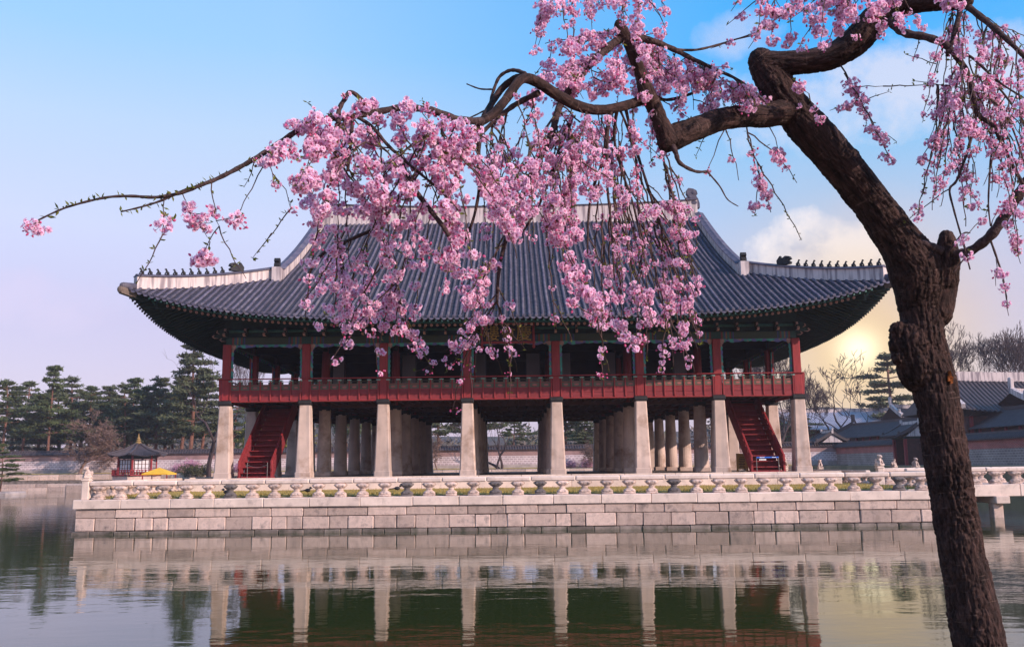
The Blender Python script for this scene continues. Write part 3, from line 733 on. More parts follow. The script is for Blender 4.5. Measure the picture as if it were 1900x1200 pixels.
BRM = mesh('bracket', BR, [M['teal_dark'], M['pinkend']])
sp = [(CXS[i] + (CXS[i + 1] - CXS[i]) * q / 4) for i in range(7) for q in range(4)] + [CXS[7]]
for x in sp: inst('bracket', BRM, pav, (x, Y0, z1 - .02))
for k in range(21):
    y = CYS[0] + 28.5 * k / 20
    inst('bracket', BRM, pav, (CXS[0], y, z1 - .02), -pi / 2); inst('bracket', BRM, pav, (CXS[7], y, z1 - .02), pi / 2)
# upper rooms: ceiling, inner beams, pale doors
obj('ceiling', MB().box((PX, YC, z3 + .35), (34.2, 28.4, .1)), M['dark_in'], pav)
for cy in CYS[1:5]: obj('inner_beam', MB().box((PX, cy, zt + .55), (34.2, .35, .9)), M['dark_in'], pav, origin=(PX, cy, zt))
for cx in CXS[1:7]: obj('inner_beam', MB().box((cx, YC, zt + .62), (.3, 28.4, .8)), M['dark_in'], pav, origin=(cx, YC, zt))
for a, b in ((617, 641), (745, 773), (880, 903), (975, 1003), (1041, 1060), (1117, 1143), (1249, 1275)):
    xa, xb = P(a, 680, 61.9).x, P(b, 680, 61.9).x; zt_ = ZP(656, 61.9)
    mb = MB().box(((xa + xb) / 2, 61.9, (ZFL + zt_) / 2), (xb - xa, .05, zt_ - ZFL), 0)
    mb.box((xa + .03, 61.86, (ZFL + zt_) / 2), (.05, .08, zt_ - ZFL), 1).box((xb - .03, 61.86, (ZFL + zt_) / 2), (.05, .08, zt_ - ZFL), 1)
    obj('door_panel', mb, [M['paperwall'], M['dark_in']], pav, origin=((xa + xb) / 2, 61.9, ZFL))
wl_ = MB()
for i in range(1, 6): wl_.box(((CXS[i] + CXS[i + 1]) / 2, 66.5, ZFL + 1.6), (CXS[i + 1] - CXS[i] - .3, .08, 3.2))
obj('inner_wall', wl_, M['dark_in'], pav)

# ------------------------------------------------------------------ roof
XM, YM = 21.48, 18.95
ZE = ZP(584, YC - YM) - .06
GX = 14.5
def h(d): return ZE + .475 * d + .0042 * d * d
def up(x, y):
    a, b = XM - abs(x - PX), YM - abs(y - YC)
    t = min(1, max(0, 1 - max(a, b) / XM)); return 1.9 * t ** 4
def dmin(x, y): return min(XM - abs(x - PX), YM - abs(y - YC))
def zfront(x, d): return h(d) + up(x, YC - YM + d)
roof = obj('roof', MB().box((PX, YC, h(13.2)), (24, 7, .3)), M["dark_in"], pav, origin=(PX, YC, ZE))
NR = 121; SPC = 2 * (XM - .35) / (NR - 1)
rowx = [PX - XM + .35 + SPC * k for k in range(NR)]
def dend(x):
    a = abs(x - PX); return YM - .25 if a < GX - .1 else XM - a - .05
# pan tiles (stepped, concave between the rows)
def pans(xs, sgn):
    cols = []
    for k in range(len(xs) - 1):
        for q in range(3):
            u = q / 3; cols.append((xs[k] + (xs[k + 1] - xs[k]) * u, -.035 * math.sin(pi * u)))
    cols.append((xs[-1], 0)); rows = []
    st = .27; n = int(YM / st)
    for i in range(n + 1):
        for e in (0, 1):
            row = []
            for x, s in cols:
                d = min(i * st + (st if e else 0), dend(x) + .05)
                y = YC - sgn * (YM - d)
                row.append((x, y, zfront(x, d) + s - (.0 if e == 0 else .032)))
            rows.append(row)
    if sgn < 0: rows.reverse()
    return MB().grid(rows)
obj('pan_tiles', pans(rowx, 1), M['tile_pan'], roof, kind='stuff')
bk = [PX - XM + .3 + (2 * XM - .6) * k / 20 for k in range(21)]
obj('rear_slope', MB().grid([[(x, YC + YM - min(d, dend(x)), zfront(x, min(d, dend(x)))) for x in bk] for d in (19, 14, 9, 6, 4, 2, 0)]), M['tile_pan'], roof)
# round tile rows, one object each
def tile_row(pts, r=.080, step=.36):
    "pts: dense path; overlapping tapered half-round tiles"
    mb = MB(); V = []; n = 7; side = (pts[-1] - pts[0]).cross(Vector((0, 0, 1))).normalized()
    L_ = [0]
    for a, b in zip(pts, pts[1:]): L_.append(L_[-1] + (b - a).length)
    def at(s):
        s = max(0, min(s, L_[-1]))
        for k in range(len(L_) - 1):
            if s <= L_[k + 1]:
                return pts[k].lerp(pts[k + 1], (s - L_[k]) / max(1e-6, L_[k + 1] - L_[k]))
        return pts[-1]
    cnt = max(1, int(L_[-1] / step)); rings = []
    for k in range(cnt):
        rings += [(k * L_[-1] / cnt, r * 1.06), ((k + 1) * L_[-1] / cnt - .004, r * .93)]
    for s, rr_ in rings:
        p = at(s)
        for j in range(n):
            a = pi * j / (n - 1); V.append(p + side * (math.cos(a) * rr_) + Vector((0, 0, math.sin(a) * rr_ * 1.15 - .02)))
    Fc = [(k * n + j, k * n + j + 1, (k + 1) * n + j + 1, (k + 1) * n + j) for k in range(len(rings) - 1) for j in range(n - 1)]
    return mb.add(V, Fc)
for x in rowx:
    de = dend(x)
    if de < .5: continue
    jx, jp = R.gauss(0, .012), R.uniform(0, 6); pts = [Vector((x + jx + .010 * math.sin(k * .7 + jp), YC - YM + de * k / 24, zfront(x, de * k / 24) + .008 * math.sin(k * 1.1 + jp * 2))) for k in range(25)]
    obj('tile_row', tile_row(pts), M['tile'], roof, origin=pts[0], smooth=True)
# side slopes
for s in (-1, 1):
    NS = 106; spy = 2 * (YM - .35) / (NS - 1); g = []; tr = MB()
    ys = [YC - YM + .35 + spy * k for k in range(NS)]
    def ds(y): return min(XM - GX + .3, YM - abs(y - YC) - .05)
    rows = []
    for dd in (0, .5, 1, 1.6, 2.4, 3.4, 4.6, 6, 7.5): rows.append([(PX + s * (XM - min(dd, ds(y))), y, h(min(dd, ds(y))) + up(PX + s * (XM - min(dd, ds(y))), y)) for y in ys])
    if s > 0: rows.reverse()
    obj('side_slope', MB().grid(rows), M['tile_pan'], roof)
    for y in ys:
        q = ds(y)
        if q < .5: continue
        b_ = tile_row([Vector((PX + s * (XM - q * k / 10), y, h(q * k / 10) + up(PX + s * (XM - q * k / 10), y))) for k in range(11)], step=.8); tr.add(b_.v, b_.f)
    obj('side_tile_rows', tr, M['tile'], roof, kind='stuff', smooth=True)
    # gable wall
    gz = h(XM - GX) - .3
    obj('gable', MB().prism([(PX + s * (GX - .5), YC - 11.5, gz)] + [(PX + s * (GX - .5), YC - (YM - d), h(d) - .25) for d in (8, 11, 14, 17, 18.9)] + [(PX + s * (GX - .5), YC + (YM - d), h(d) - .25) for d in (17, 14, 11, 8)] + [(PX + s * (GX - .5), YC + 11.5, gz)], (s * .15, 0, 0)), M['red_dark'], roof)
# eave end tiles: a round disc at each row and a hanging crescent between rows
et = MB(); n = 14
et.add([(.090 * math.cos(2 * pi * k / n), -.05, .02 + .090 * math.sin(2 * pi * k / n)) for k in range(n)] + [(.090 * math.cos(2 * pi * k / n), .05, .02 + .090 * math.sin(2 * pi * k / n)) for k in range(n)] + [(0, -.062, .02)],
       [(2 * n, (k + 1) % n, k) for k in range(n)] + [(k, (k + 1) % n, n + (k + 1) % n, n + k) for k in range(n)])
cr_ = []
for k in range(9):
    u = k / 8; cr_.append((.02 + (SPC - .04) * u, -.02 - .05 * math.sin(pi * u), -.05 - .125 * math.sin(pi * u) ** .6))
for k in range(9):
    u = 1 - k / 8; cr_.append((.02 + (SPC - .04) * u, -.02 - .0 * math.sin(pi * u), -.04 - .012 * math.sin(pi * u)))
et.prism(cr_, (0, .03, 0))
ETM = mesh('eave_tile', et, M['tile'])
for k, x in enumerate(rowx):
    z = zfront(x, 0); dz = zfront(min(x + .4, PX + XM), 0) - zfront(max(x - .4, PX - XM), 0)
    inst('eave_tile', ETM, roof, (x, YC - YM - .01, z), rot=(0, -math.atan2(dz, .8), 0))
for s in (-1, 1):
    for y in ys[::1]:
        x = PX + s * XM; z = h(0) + up(x, y); dz = (up(x, min(y + .4, YC + YM)) - up(x, max(y - .4, YC - YM)))
        if y > YC + 8: continue
        o = inst('eave_tile', ETM, roof, (x, y, z), rz=s * pi / 2)
# ridges
CAPR = .13
def ridge_wall(path, zlo, zhi, th, name, capm=True):
    "plastered wall along a path of xy points with its own bottom and top heights; tiled coping as a sub-part"
    n = len(path); mb = MB(); V = []
    for k in range(n):
        t = (Vector((*path[min(k + 1, n - 1)], 0)) - Vector((*path[max(k - 1, 0)], 0))).normalized(); s = Vector((t.y, -t.x, 0)) * th / 2
        p = Vector((*path[k], 0))
        for sg, z in ((-1, zlo[k]), (-1, zhi[k]), (1, zhi[k]), (1, zlo[k])): q = p + s * sg; V.append((q.x, q.y, z))
    Fc = [(k * 4 + j, k * 4 + (j + 1) % 4, (k + 1) * 4 + (j + 1) % 4, (k + 1) * 4 + j) for k in range(n - 1) for j in range(4)] + [(0, 1, 2, 3), tuple(4 * (n - 1) + j for j in (3, 2, 1, 0))]
    mb.add(V, Fc); o = obj(name, mb, M['plaster'], roof, origin=(path[0][0], path[0][1], zlo[0]))
    cp = MB(); V = []
    for k in range(n):
        t = (Vector((*path[min(k + 1, n - 1)], 0)) - Vector((*path[max(k - 1, 0)], 0))).normalized(); s = Vector((t.y, -t.x, 0)); p = Vector((*path[k], zhi[k]))
        for a_, z in ((-th * .72, 0), (-th * .72, .05), (-th * .3, .10), (0, .17), (th * .3, .10), (th * .72, .05), (th * .72, 0)): q = p + s * a_; V.append((q.x, q.y, q.z + z + .002))
    Fc = [(k * 7 + j, k * 7 + (j + 1) % 7, (k + 1) * 7 + (j + 1) % 7, (k + 1) * 7 + j) for k in range(n - 1) for j in range(7)] + [tuple(range(7)), tuple(7 * (n - 1) + j for j in reversed(range(7)))]
    obj('ridge_coping', cp.add(V, Fc), M['tile'], roof, origin=(path[0][0], path[0][1], zhi[0])); return o
ZT = ZP(381, YC)
rt = lambda x: ZT - .17 + .36 * (abs(x - PX) / GX) ** 2.5
xs_ = [PX - GX + 2 * GX * k / 40 for k in range(41)]
ridge_wall([(x, YC) for x in xs_], [h(18.5) - .1] * 41, [rt(x) for x in xs_], .55, 'main_ridge')
FIG = []
def chwidu():
    "ridge end beast: biting head with a curled top"
    p = [(-.55, 0), (-.55, .55), (-.42, .62), (-.50, .80), (-.30, .95), (-.42, 1.15), (-.40, 1.45), (-.28, 1.58), (.10, 1.52), (.34, 1.38), (.42, 1.10), (.30, .95), (.45, .70), (.55, .35), (.55, 0)]
    mb = MB().prism([(x, -.24, z) for x, z in p], (0, .48, 0))
    for s in (-1, 1):
        mb.ball((-.2, s * .25, .85), (.12, .06, .12)); mb.ball((.12, s * .25, 1.2), (.16, .05, .16)); mb.ball((.1, s * .25, .4), (.28, .05, .2))
    return mb
CW = mesh('ridge_end_ornament', chwidu(), M['tile'])
JP = MB().ball((0, .03, .10), (.075, .10, .10)).ball((0, -.05, .20), (.06, .07, .10)).ball((0, -.10, .31), (.055, .065, .06)).tube([(-.04, -.08, .18), (-.05, -.16, .02)], [.03, .028], 6).tube([(.04, -.08, .18), (.05, -.16, .02)], [.03, .028], 6).ball((0, -.165, .30), (.03, .03, .03)).box((0, -.02, .01), (.13, .30, .03))
JPM = mesh('roof_figure', JP, M['char'], smooth=True)
DR = MB().prism([(0 - .14, -.42, .0), (-.14, .42, .0), (-.14, .45, .30), (-.14, .30, .48), (-.14, .05, .42), (-.14, -.15, .52), (-.14, -.40, .46), (-.14, -.48, .30), (-.14, -.30, .24), (-.14, -.46, .12)], (.28, 0, 0)).ball((.14, -.2, .38), (.05, .08, .07)).ball((-.14, -.2, .38), (.05, .08, .07)).ball((0, .25, .5), (.1, .1, .1))
DRM = mesh('dragon_head', DR, M['char'])
SB = mesh('small_ornament', MB().prism([(-.16, -.2, 0), (-.16, .2, 0), (-.16, .22, .5), (-.16, .08, .62), (-.16, -.12, .58), (-.16, -.22, .4), (-.16, -.1, .3), (-.16, -.22, .18)], (.32, 0, 0)), M['char'])
for s in (-1, 1):
    inst('ridge_end_ornament', CW, roof, (PX + s * (GX - .35), YC, rt(PX + GX) - .62), 0 if s > 0 else pi, (1, 1, 1.0))
    # descending ridge along the gable, then the hip ridge to the corner
    dd = [18.3 - (18.3 - 6.4) * k / 24 for k in range(25)]
    x = PX + s * GX
    ridge_wall([(x, YC - YM + d) for d in dd], [zfront(x, d) - .12 for d in dd], [zfront(x, d) + .52 + .12 * (d / 18) for d in dd], .46, 'descending_ridge')
    xk, yk = x + s * .12, YC - YM + 6.15
    obj('ridge_block', MB().box((xk, yk, zfront(x, 6.2) + .28), (.56, .52, .94), ch=.03), M['plaster'], roof, origin=(xk, yk, zfront(x, 6.2)))
    inst('small_ornament', SB, roof, (xk, yk + .05, zfront(x, 6.2) + .76), 0 if s > 0 else 0)
    td = [6.6 - (6.6 - .42) * k / 20 for k in range(21)]
    hp = [(PX + s * (XM - d), YC - YM + d) for d in td]
    hz = [h(d) + up(*p) for d, p in zip(td, hp)]
    ht = [z + .50 + .10 * (k / 20) ** 2 for k, z in enumerate(hz)]
    ridge_wall(hp, [z - .12 for z in hz], ht, .46, 'hip_ridge')
    hd = Vector((s, -1, 0)).normalized(); rzf = math.atan2(hd.y, hd.x) + pi / 2
    def on(t):
        k = t * 20; i = min(int(k), 19); u = k - i
        return Vector((hp[i][0] + (hp[i + 1][0] - hp[i][0]) * u, hp[i][1] + (hp[i + 1][1] - hp[i][1]) * u, ht[i] + (ht[i + 1] - ht[i]) * u + .165))
    inst('dragon_head', DRM, roof, on(.30), rzf)
    for k in range(11): inst('roof_figure', JPM, roof, on(.40 + .056 * k), rzf + R.uniform(-.15, .15), (.9, .9, R.uniform(.88, 1.05)))
    # end tiles of the hip below the ridge and the carved beam end that carries the corner
    c = Vector((PX + s * (XM - .1), YC - YM + .1, h(0) + 1.9))
    obj('corner_tile', MB().tube([c + Vector((-s * .6, .6, .1)), c + Vector((s * .16, -.16, .06))], [.2, .2], 12).ball(c + Vector((s * .16, -.16, .06)), (.2, .2, .19), 10, 6), M['tile'], roof, origin=c)
    b0, b1, b2 = c + Vector((-s * 4.6, 4.6, -.1)), c + Vector((-s * .3, .3, -.42)), c + Vector((s * .24, -.24, -.20))
    obj('corner_beam', MB().beam(b0, b1 + (b1 - b0) * .02, .32, .42).beam(b0 + Vector((0, 0, -.35)), b1 + Vector((-s * .9, .9, -.42)), .30, .34), M['teal_dark'], roof, origin=b1)
    obj('carved_beam_end', MB().beam(b1 + Vector((-s * .05, .05, .02)), b2, .34, .36).ball(b2 + Vector((0, 0, .03)), (.2, .2, .22), 10, 6).ball(b2 + Vector((-s * .18, .18, .2)), (.12, .12, .12), 8, 5), M['beam_end'], roof, origin=b1)
# eaves: boards, round rafters, square flying rafters
ZR_ = ZP(601, YC - YM + 1.15)                              # centre of the round rafter ends at mid eave
ZFR = ZP(593, YC - YM + .2)
def zround(d): return ZR_ + .40 * (d - 1.15)
def zfly(d): return ZFR + .20 * (d - .2)
def soffit(zf, d0, d1, ny, name):
    mb = MB()
    for side in range(3):
        rows = []
        for i in range(ny + 1):
            d = d0 + (d1 - d0) * i / ny; row = []
            if side == 0:
                for k in range(61):
                    x = PX - (XM - d) + 2 * (XM - d) * k / 60; y = YC - YM + d; row.append((x, y, zf(d) + up(x, y)))
            else:
                s = -1 if side == 1 else 1
                for k in range(61):
                    y = YC - (YM - d) + 2 * (YM - d) * k / 60; x = PX + s * (XM - d); row.append((x, y, zf(d) + up(x, y)))
            rows.append(row)
        mb.grid(rows)
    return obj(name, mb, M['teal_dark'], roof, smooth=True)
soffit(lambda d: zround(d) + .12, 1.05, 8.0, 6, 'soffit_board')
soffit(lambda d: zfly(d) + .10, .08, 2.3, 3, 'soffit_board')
def fascia(d, zf, hgt, th, name, m_):
    mb = MB()
    for side in range(3):
        rows = [[], [], [], []]
        for k in range(61):
            if side == 0: x, y = PX - (XM - d) + 2 * (XM - d) * k / 60, YC - YM + d; o = Vector((0, th, 0))
            else:
                s = -1 if side == 1 else 1; x, y = PX + s * (XM - d), YC - (YM - d) + 2 * (YM - d) * k / 60; o = Vector((-s * th, 0, 0))
            z = zf + up(x, y); a = Vector((x, y, z)); b = a + Vector((0, 0, hgt))
            rows[0].append(a + o); rows[1].append(a); rows[2].append(b); rows[3].append(b + o)
        mb.grid(rows)
    return obj(name, mb, m_, roof)
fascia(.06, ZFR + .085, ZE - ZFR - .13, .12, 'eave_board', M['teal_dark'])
fascia(1.02, ZR_ + .085, .10, .14, 'rafter_board', M['teal'])
def rafter_meshes():
    r1 = MB(); r1.tube([(0, 0, 0), (0, 1, 0)], [.088, .088], 10, cap=False)
    n = 10
    r1.add([(.088 * math.cos(2 * pi * k / n + .3), 0, .088 * math.sin(2 * pi * k / n + .3)) for k in range(n)] + [(0, -.004, 0)], [(n, (k + 1) % n, k) for k in range(n)], 1)
    r1.add([(.03 * math.cos(2 * pi * k / 6), -.008, .03 * math.sin(2 * pi * k / 6)) for k in range(6)], [tuple(range(6))], 2)
    r2 = MB().box((0, .5, 0), (.13, 1, .15), 0); r2.add([(-.062, -.004, -.072), (.062, -.004, -.072), (.062, -.004, .072), (-.062, -.004, .072)], [(0, 1, 2, 3)], 1)
    r2.add([(-.028, -.008, -.032), (.028, -.008, -.032), (.028, -.008, .032), (-.028, -.008, .032)], [(0, 1, 2, 3)], 2)
    return mesh('rafter', r1, [M['teal_dark'], M['pinkend'], M['salmon']]), mesh('flying_rafter', r2, [M['teal_dark'], M['teal'], M['teal_pale']])
RM1, RM2 = rafter_meshes()
def place_raf(x, y, inward, side, lim):
    pass
nraf = 122
def put_raf(me, name, zf, d0, d1, pos, side):
    if side == 0: a = Vector((pos, YC - YM + d0, 0)); b = Vector((pos, YC - YM + d1, 0))
    else: a = Vector((PX + side * (XM - d0), pos, 0)); b = Vector((PX + side * (XM - d1), pos, 0))
    a.z = zf(d0) + up(a.x, a.y); b.z = zf(d1) + up(b.x, b.y)
    d = b - a; q = d.to_track_quat('Y', 'Z')
    o = inst(name, me, roof, a, scale=(1, d.length, 1)); o.rotation_euler = q.to_euler()
for k in range(nraf):
    x = PX - XM + 1.35 + (2 * XM - 2.7) * k / (nraf - 1); lim = XM - abs(x - PX)
    if lim > 1.7: put_raf(RM1, 'rafter', zround, 1.1, min(7.6, lim - .1), x, 0)
    put_raf(RM2, 'flying_rafter', zfly, .16, min(2.3, lim - .1), x, 0)
for s in (-1, 1):
    for k in range(88):
        y = YC - YM + 1.35 + (2 * YM - 2.7) * k / 87; lim = YM - abs(y - YC)
        if lim > 1.7: put_raf(RM1, 'rafter', zround, 1.1, min(5.4, lim - .1), y, s)
        put_raf(RM2, 'flying_rafter', zfly, .16, min(2.3, lim - .1), y, s)

# ------------------------------------------------------------------ name board
sb = thing('name_board', (P(942, 618, 54.0).x, 54.0, ZP(618, 54.0)), 'black name board with three gold characters hung under the eave', 'sign')
cx = P(942, 618, 54.0).x; zA, zB = ZP(633, 54.0), ZP(602, 54.0)
obj('board', MB().box((cx, 54.02, (zA + zB) / 2), (2.92, .06, zB - zA)), M['black'], sb)
obj('frame', MB().box((cx, 53.99, zA - .07), (3.2, .10, .13)).box((cx, 53.99, zB + .05), (3.2, .10, .10)).box((cx - 1.53, 53.98, (zA + zB) / 2 - .08), (.13, .12, zB - zA + .55), ch=.02).box((cx + 1.53, 53.98, (zA + zB) / 2 - .08), (.13, .12, zB - zA + .55), ch=.02).ball((cx - 1.53, 53.98, zA - .33), .1).ball((cx + 1.53, 53.98, zA - .33), .1), M['red'], sb)
for ch_, px_ in (('樓', 912), ('會', 942), ('慶', 972)):
    cu = bpy.data.curves.new('character', 'FONT'); cu.body = ch_; cu.size = .98; cu.extrude = .012; cu.offset = 0.0; cu.align_x = 'CENTER'; cu.align_y = 'CENTER'; cu.resolution_u = 3
    t_ = bpy.data.objects.new('tmp', cu); COL.objects.link(t_); dg = bpy.context.evaluated_depsgraph_get(); dg.update()
    me = bpy.data.meshes.new_from_object(t_.evaluated_get(dg)); bpy.data.objects.remove(t_); me.name = 'character'; me.materials.clear(); me.materials.append(M['gold'])
    xs2 = [v.co.x for v in me.vertices]; ys2 = [v.co.y for v in me.vertices]
    ox, oy = (min(xs2) + max(xs2)) / 2, (min(ys2) + max(ys2)) / 2
    for v in me.vertices: v.co.x -= ox; v.co.y -= oy
    inst('character', me, sb, (P(px_, 618, 53.97).x, 53.97, ZP(617.5, 53.97)), rot=(pi / 2, 0, 0))

# ------------------------------------------------------------------ staircases
def stairs(cx, barrier):
    y0, y1 = 54.75, 61.2; zt_ = ZFL; n = 15; w = 1.80
    st = obj('staircase', MB().box((cx, y0 + .1, zb + .05), (w + .3, .5, .1)), M['red'], pav, origin=(cx, y0, zb))
    rise = (zt_ - zb) / n; run = (y1 - y0) / n
    TR = mesh('tread', MB().box((0, 0, -.03), (w, run + .06, .06), ch=.01).box((0, run / 2, -rise / 2 - .03), (w, .03, rise - .05)), M['red'])
    for k in range(n): inst('tread', TR, st, (cx, y0 + run * (k + .5), zb + rise * (k + 1)))
    for s in (-1, 1):
        xx = cx + s * (w / 2 + .05)
        a = Vector((xx, y0 - .1, zb + .12)); b = Vector((xx, y1, zt_ + .05))
        obj('stringer', MB().beam(a + Vector((0, 0, .16)), b + Vector((0, 0, .16)), .09, .72), M['red_board'], st, origin=a)
        obj('handrail', MB().beam(a + Vector((0, 0, .86)), b + Vector((0, 0, .80)), .10, .10), M['red'], st, origin=a)
        nb = MB(); mk = MB()
        for k in range(14):
            p = a.lerp(b, (k + .5) / 14); nb.box((p.x, p.y, p.z + .45), (.05, .07, .85))
            if k < 13:
                q = a.lerp(b, (k + 1) / 14); mk.box((q.x, q.y, q.z + .58), (.035, .30, .26))
        obj('baluster_boards', nb, M['red'], st, origin=a); obj('painted_boards', mk, M['red_board'], st, origin=a)
        obj('newel', MB().box((xx, y0 - .12, zb + .52), (.13, .13, 1.04), ch=.02), M['red'], st, origin=a)
SX = (P(476, 870, 54.9).x, P(1423, 870, 54.9).x)
stairs(SX[0], False); stairs(SX[1], True)
ba = thing('barrier', (SX[1] - .05, 54.3, zb), 'metal barrier with a blue strip closing the right staircase', 'barrier')
for px_ in (1404, 1445):
    q = P(px_, 860, 54.3); obj('post', MB().tube([(q.x, 54.3, zb), (q.x, 54.3, ZP(848, 54.3) - .18)], .02, 8), M['steel_dark'], ba, origin=(q.x, 54.3, zb))
xa, xb = P(1404, 860, 54.3).x, P(1445, 860, 54.3).x; zq = P(1425, 848, 54.3).z
obj('sign_strip', MB().box(((xa + xb) / 2, 54.27, zq), (xb - xa, .03, .075)), M['blue'], ba)
lt = MB()
for u0, u1 in ((.14, .20), (.21, .26), (.27, .33), (.34, .36), (.70, .76), (.77, .83), (.84, .88)): lt.box((xa + (xb - xa) * (u0 + u1) / 2, 54.253, zq), ((xb - xa) * (u1 - u0), .004, .035))
obj('lettering', lt, M['white'], ba)
lt = MB()
for u0, u1 in ((.12, .18), (.19, .25), (.26, .30), (.31, .37), (.38, .43)): lt.box((xa + (xb - xa) * (u0 + u1) / 2, 54.27, zq - .13), ((xb - xa) * (u1 - u0), .01, .08))
obj('notice', lt, M['white'], ba)
b2 = thing('barrier', (SX[0], 54.3, zb), 'two thin metal posts with a chain across the left staircase', 'barrier')
pq = [P(459, 870, 54.3).x, P(496, 870, 54.3).x]
for x in pq: obj('post', MB().tube([(x, 54.3, zb), (x, 54.3, zb + .86)], .02, 8).ball((x, 54.3, zb + .88), .032), M['steel_dark'], b2, origin=(x, 54.3, zb))
obj('chain', MB().tube([(pq[0] + (pq[1] - pq[0]) * k / 8, 54.3, zb + .78 - .16 * math.sin(pi * k / 8)) for k in range(9)], .012, 6), M['steel_dark'], b2)
nb_ = thing('notice_board', (P(1376, 870, 57).x, 57, zb), 'yellow wooden notice board beside the right staircase', 'notice board')
xa, xb = P(1368, 860, 57).x, P(1386, 860, 57).x; z_ = ZP(846, 57)
obj('board', MB().box(((xa + xb) / 2, 57, (zb + z_) / 2 + .1), (xb - xa, .08, z_ - zb - .2)), M['wood'], nb_)
obj('frame', MB().box((xa, 56.97, (zb + z_) / 2), (.09, .12, z_ - zb)).box((xb, 56.97, (zb + z_) / 2), (.09, .12, z_ - zb)).box(((xa + xb) / 2, 56.96, z_ - .05), (xb - xa, .12, .1)), M['wood'], nb_)
tx = MB()
for k in range(9): tx.box(((xa + xb) / 2 - .02, 56.955, z_ - .25 - .1 * k), ((xb - xa) * R.uniform(.45, .7), .006, .04))
obj('lettering', tx, M['dark_in'], nb_)
# magpies on the lawn
def bird_mesh():
    mb = MB().ball((0, 0, .13), (.07, .13, .075)).ball((0, -.13, .22), (.05, .055, .05)).tube([(0, -.17, .22), (0, -.24, .21)], [.018, .004], 6).tube([(0, .1, .13), (0, .34, .10)], [.035, .015], 6)
    for s in (-1, 1): mb.tube([(s * .03, 0, .08), (s * .03, -.01, 0)], .01, 5)
    return mb
M['feather'] = mat('black_feathers', (.015, .015, .02), .5, .3, 5)
BI = mesh('bird', bird_mesh(), M['feather'], smooth=True)
for px_, yy, rz, lab in ((571, 46.5, 1.2, 'small black bird on the lawn behind the balustrade, middle one of the three'), (421, 45.2, -1.4, 'small dark bird at the foot of the blackened baluster on the left'), (737, 48.5, 1.7, 'small dark bird on the lawn below the third stone pillar from the left')):
    q = P(px_, 905, yy); tag(inst('bird', BI, None, (q.x, yy, ZLAW + .06), rz, (1.25, 1.25, 1.25)), lab, 'bird', 'birds on the lawn')
# ------------------------------------------------------------------ palace walls and buildings
M['brick_pale'] = brick_mat('pale_brick_wall', (.50, .38, .40), (.40, .30, .32), (.72, .60, .62), .62, .34, 'xz', .05)
M['brick_red'] = brick_mat('red_brick_band', (.27, .12, .11), (.23, .10, .10), (.44, .32, .31), .40, .12, 'xz', .025)
M['brick_grey_y'] = brick_mat('grey_brick_wall', (.29, .22, .21), (.22, .17, .165), (.46, .38, .35), .62, .27, 'yz', .03)
M['brick_red_y'] = brick_mat('red_brick_band_side', (.42, .075, .06), (.34, .058, .05), (.44, .26, .24), .52, .13, 'yz', .022)
M['tile_far'] = mat('far_roof_tile', (.062, .047, .052), .6, .25, 1.5, spec=.3)
M['rubble'] = mat('rubble_footing', (.36, .30, .29), .9, .3, .9, .4, 5)
M['finial'] = mat('dull_gilt', (.28, .17, .06), .6, .2, 4)
M['lattice'] = mat('lattice_paper', (.62, .58, .62), .8, .05, 2)
def tiled_cap(a, b, z, wid, ht, step, parent, origin=None, name='tile_coping'):
    "double-pitched tiled coping between two ground points: slopes, rows of round tiles, ridge"
    a, b = Vector((*a, 0)), Vector((*b, 0)); d = b - a; ln = d.length; d.normalize(); s = Vector((d.y, -d.x, 0)); mb = MB()
    mb.prism([a + s * (wid / 2) + Vector((0, 0, z)), a - s * (wid / 2) + Vector((0, 0, z)), a - s * (wid / 2) + Vector((0, 0, z + .08)), a + Vector((0, 0, z + ht)), a + s * (wid / 2) + Vector((0, 0, z + .08))], d * ln)
    n = int(ln / step)
    for k in range(n):
        c = a + d * (ln * (k + .5) / n)
        for sg in (-1, 1):
            p0 = c + s * sg * (wid / 2 + .04) + Vector((0, 0, z + .09)); p1 = c + s * sg * .1 + Vector((0, 0, z + ht))
            r = step * .24; V = []
            for p in (p0, p1):
                for q in range(5):
                    t = pi * q / 4; V.append(p + d * math.cos(t) * r + Vector((0, 0, math.sin(t) * r)))
            mb.add(V, [(j, j + 1, 5 + j + 1, 5 + j) for j in range(4)] + [(0, 1, 2, 3, 4)])
    mb.beam(a + Vector((0, 0, z + ht + .08)), b + Vector((0, 0, z + ht + .08)), .32, .22)
    return obj(name, mb, M['tile_far'], parent, origin)
def gable_rows(mb, p00, p01, p10, p11, n, r, sag=.0):
    "rows of round tiles on a sloped quad: p00-p01 eave, p10-p11 ridge"
    for k in range(n):
        u = (k + .5) / n; a = p00.lerp(p01, u); b = p10.lerp(p11, u); sd_ = (p01 - p00).normalized(); V = []
        for t in (0, .5, 1):
            p = a.lerp(b, t) - Vector((0, 0, sag * 4 * t * (1 - t)))
            for q in range(5): an = pi * q / 4; V.append(p + sd_ * math.cos(an) * r + Vector((0, 0, math.sin(an) * r)))
        mb.add(V, [(i * 5 + j, i * 5 + j + 1, i * 5 + j + 6, i * 5 + j + 5) for i in (0, 1) for j in range(4)] + [(0, 1, 2, 3, 4)])
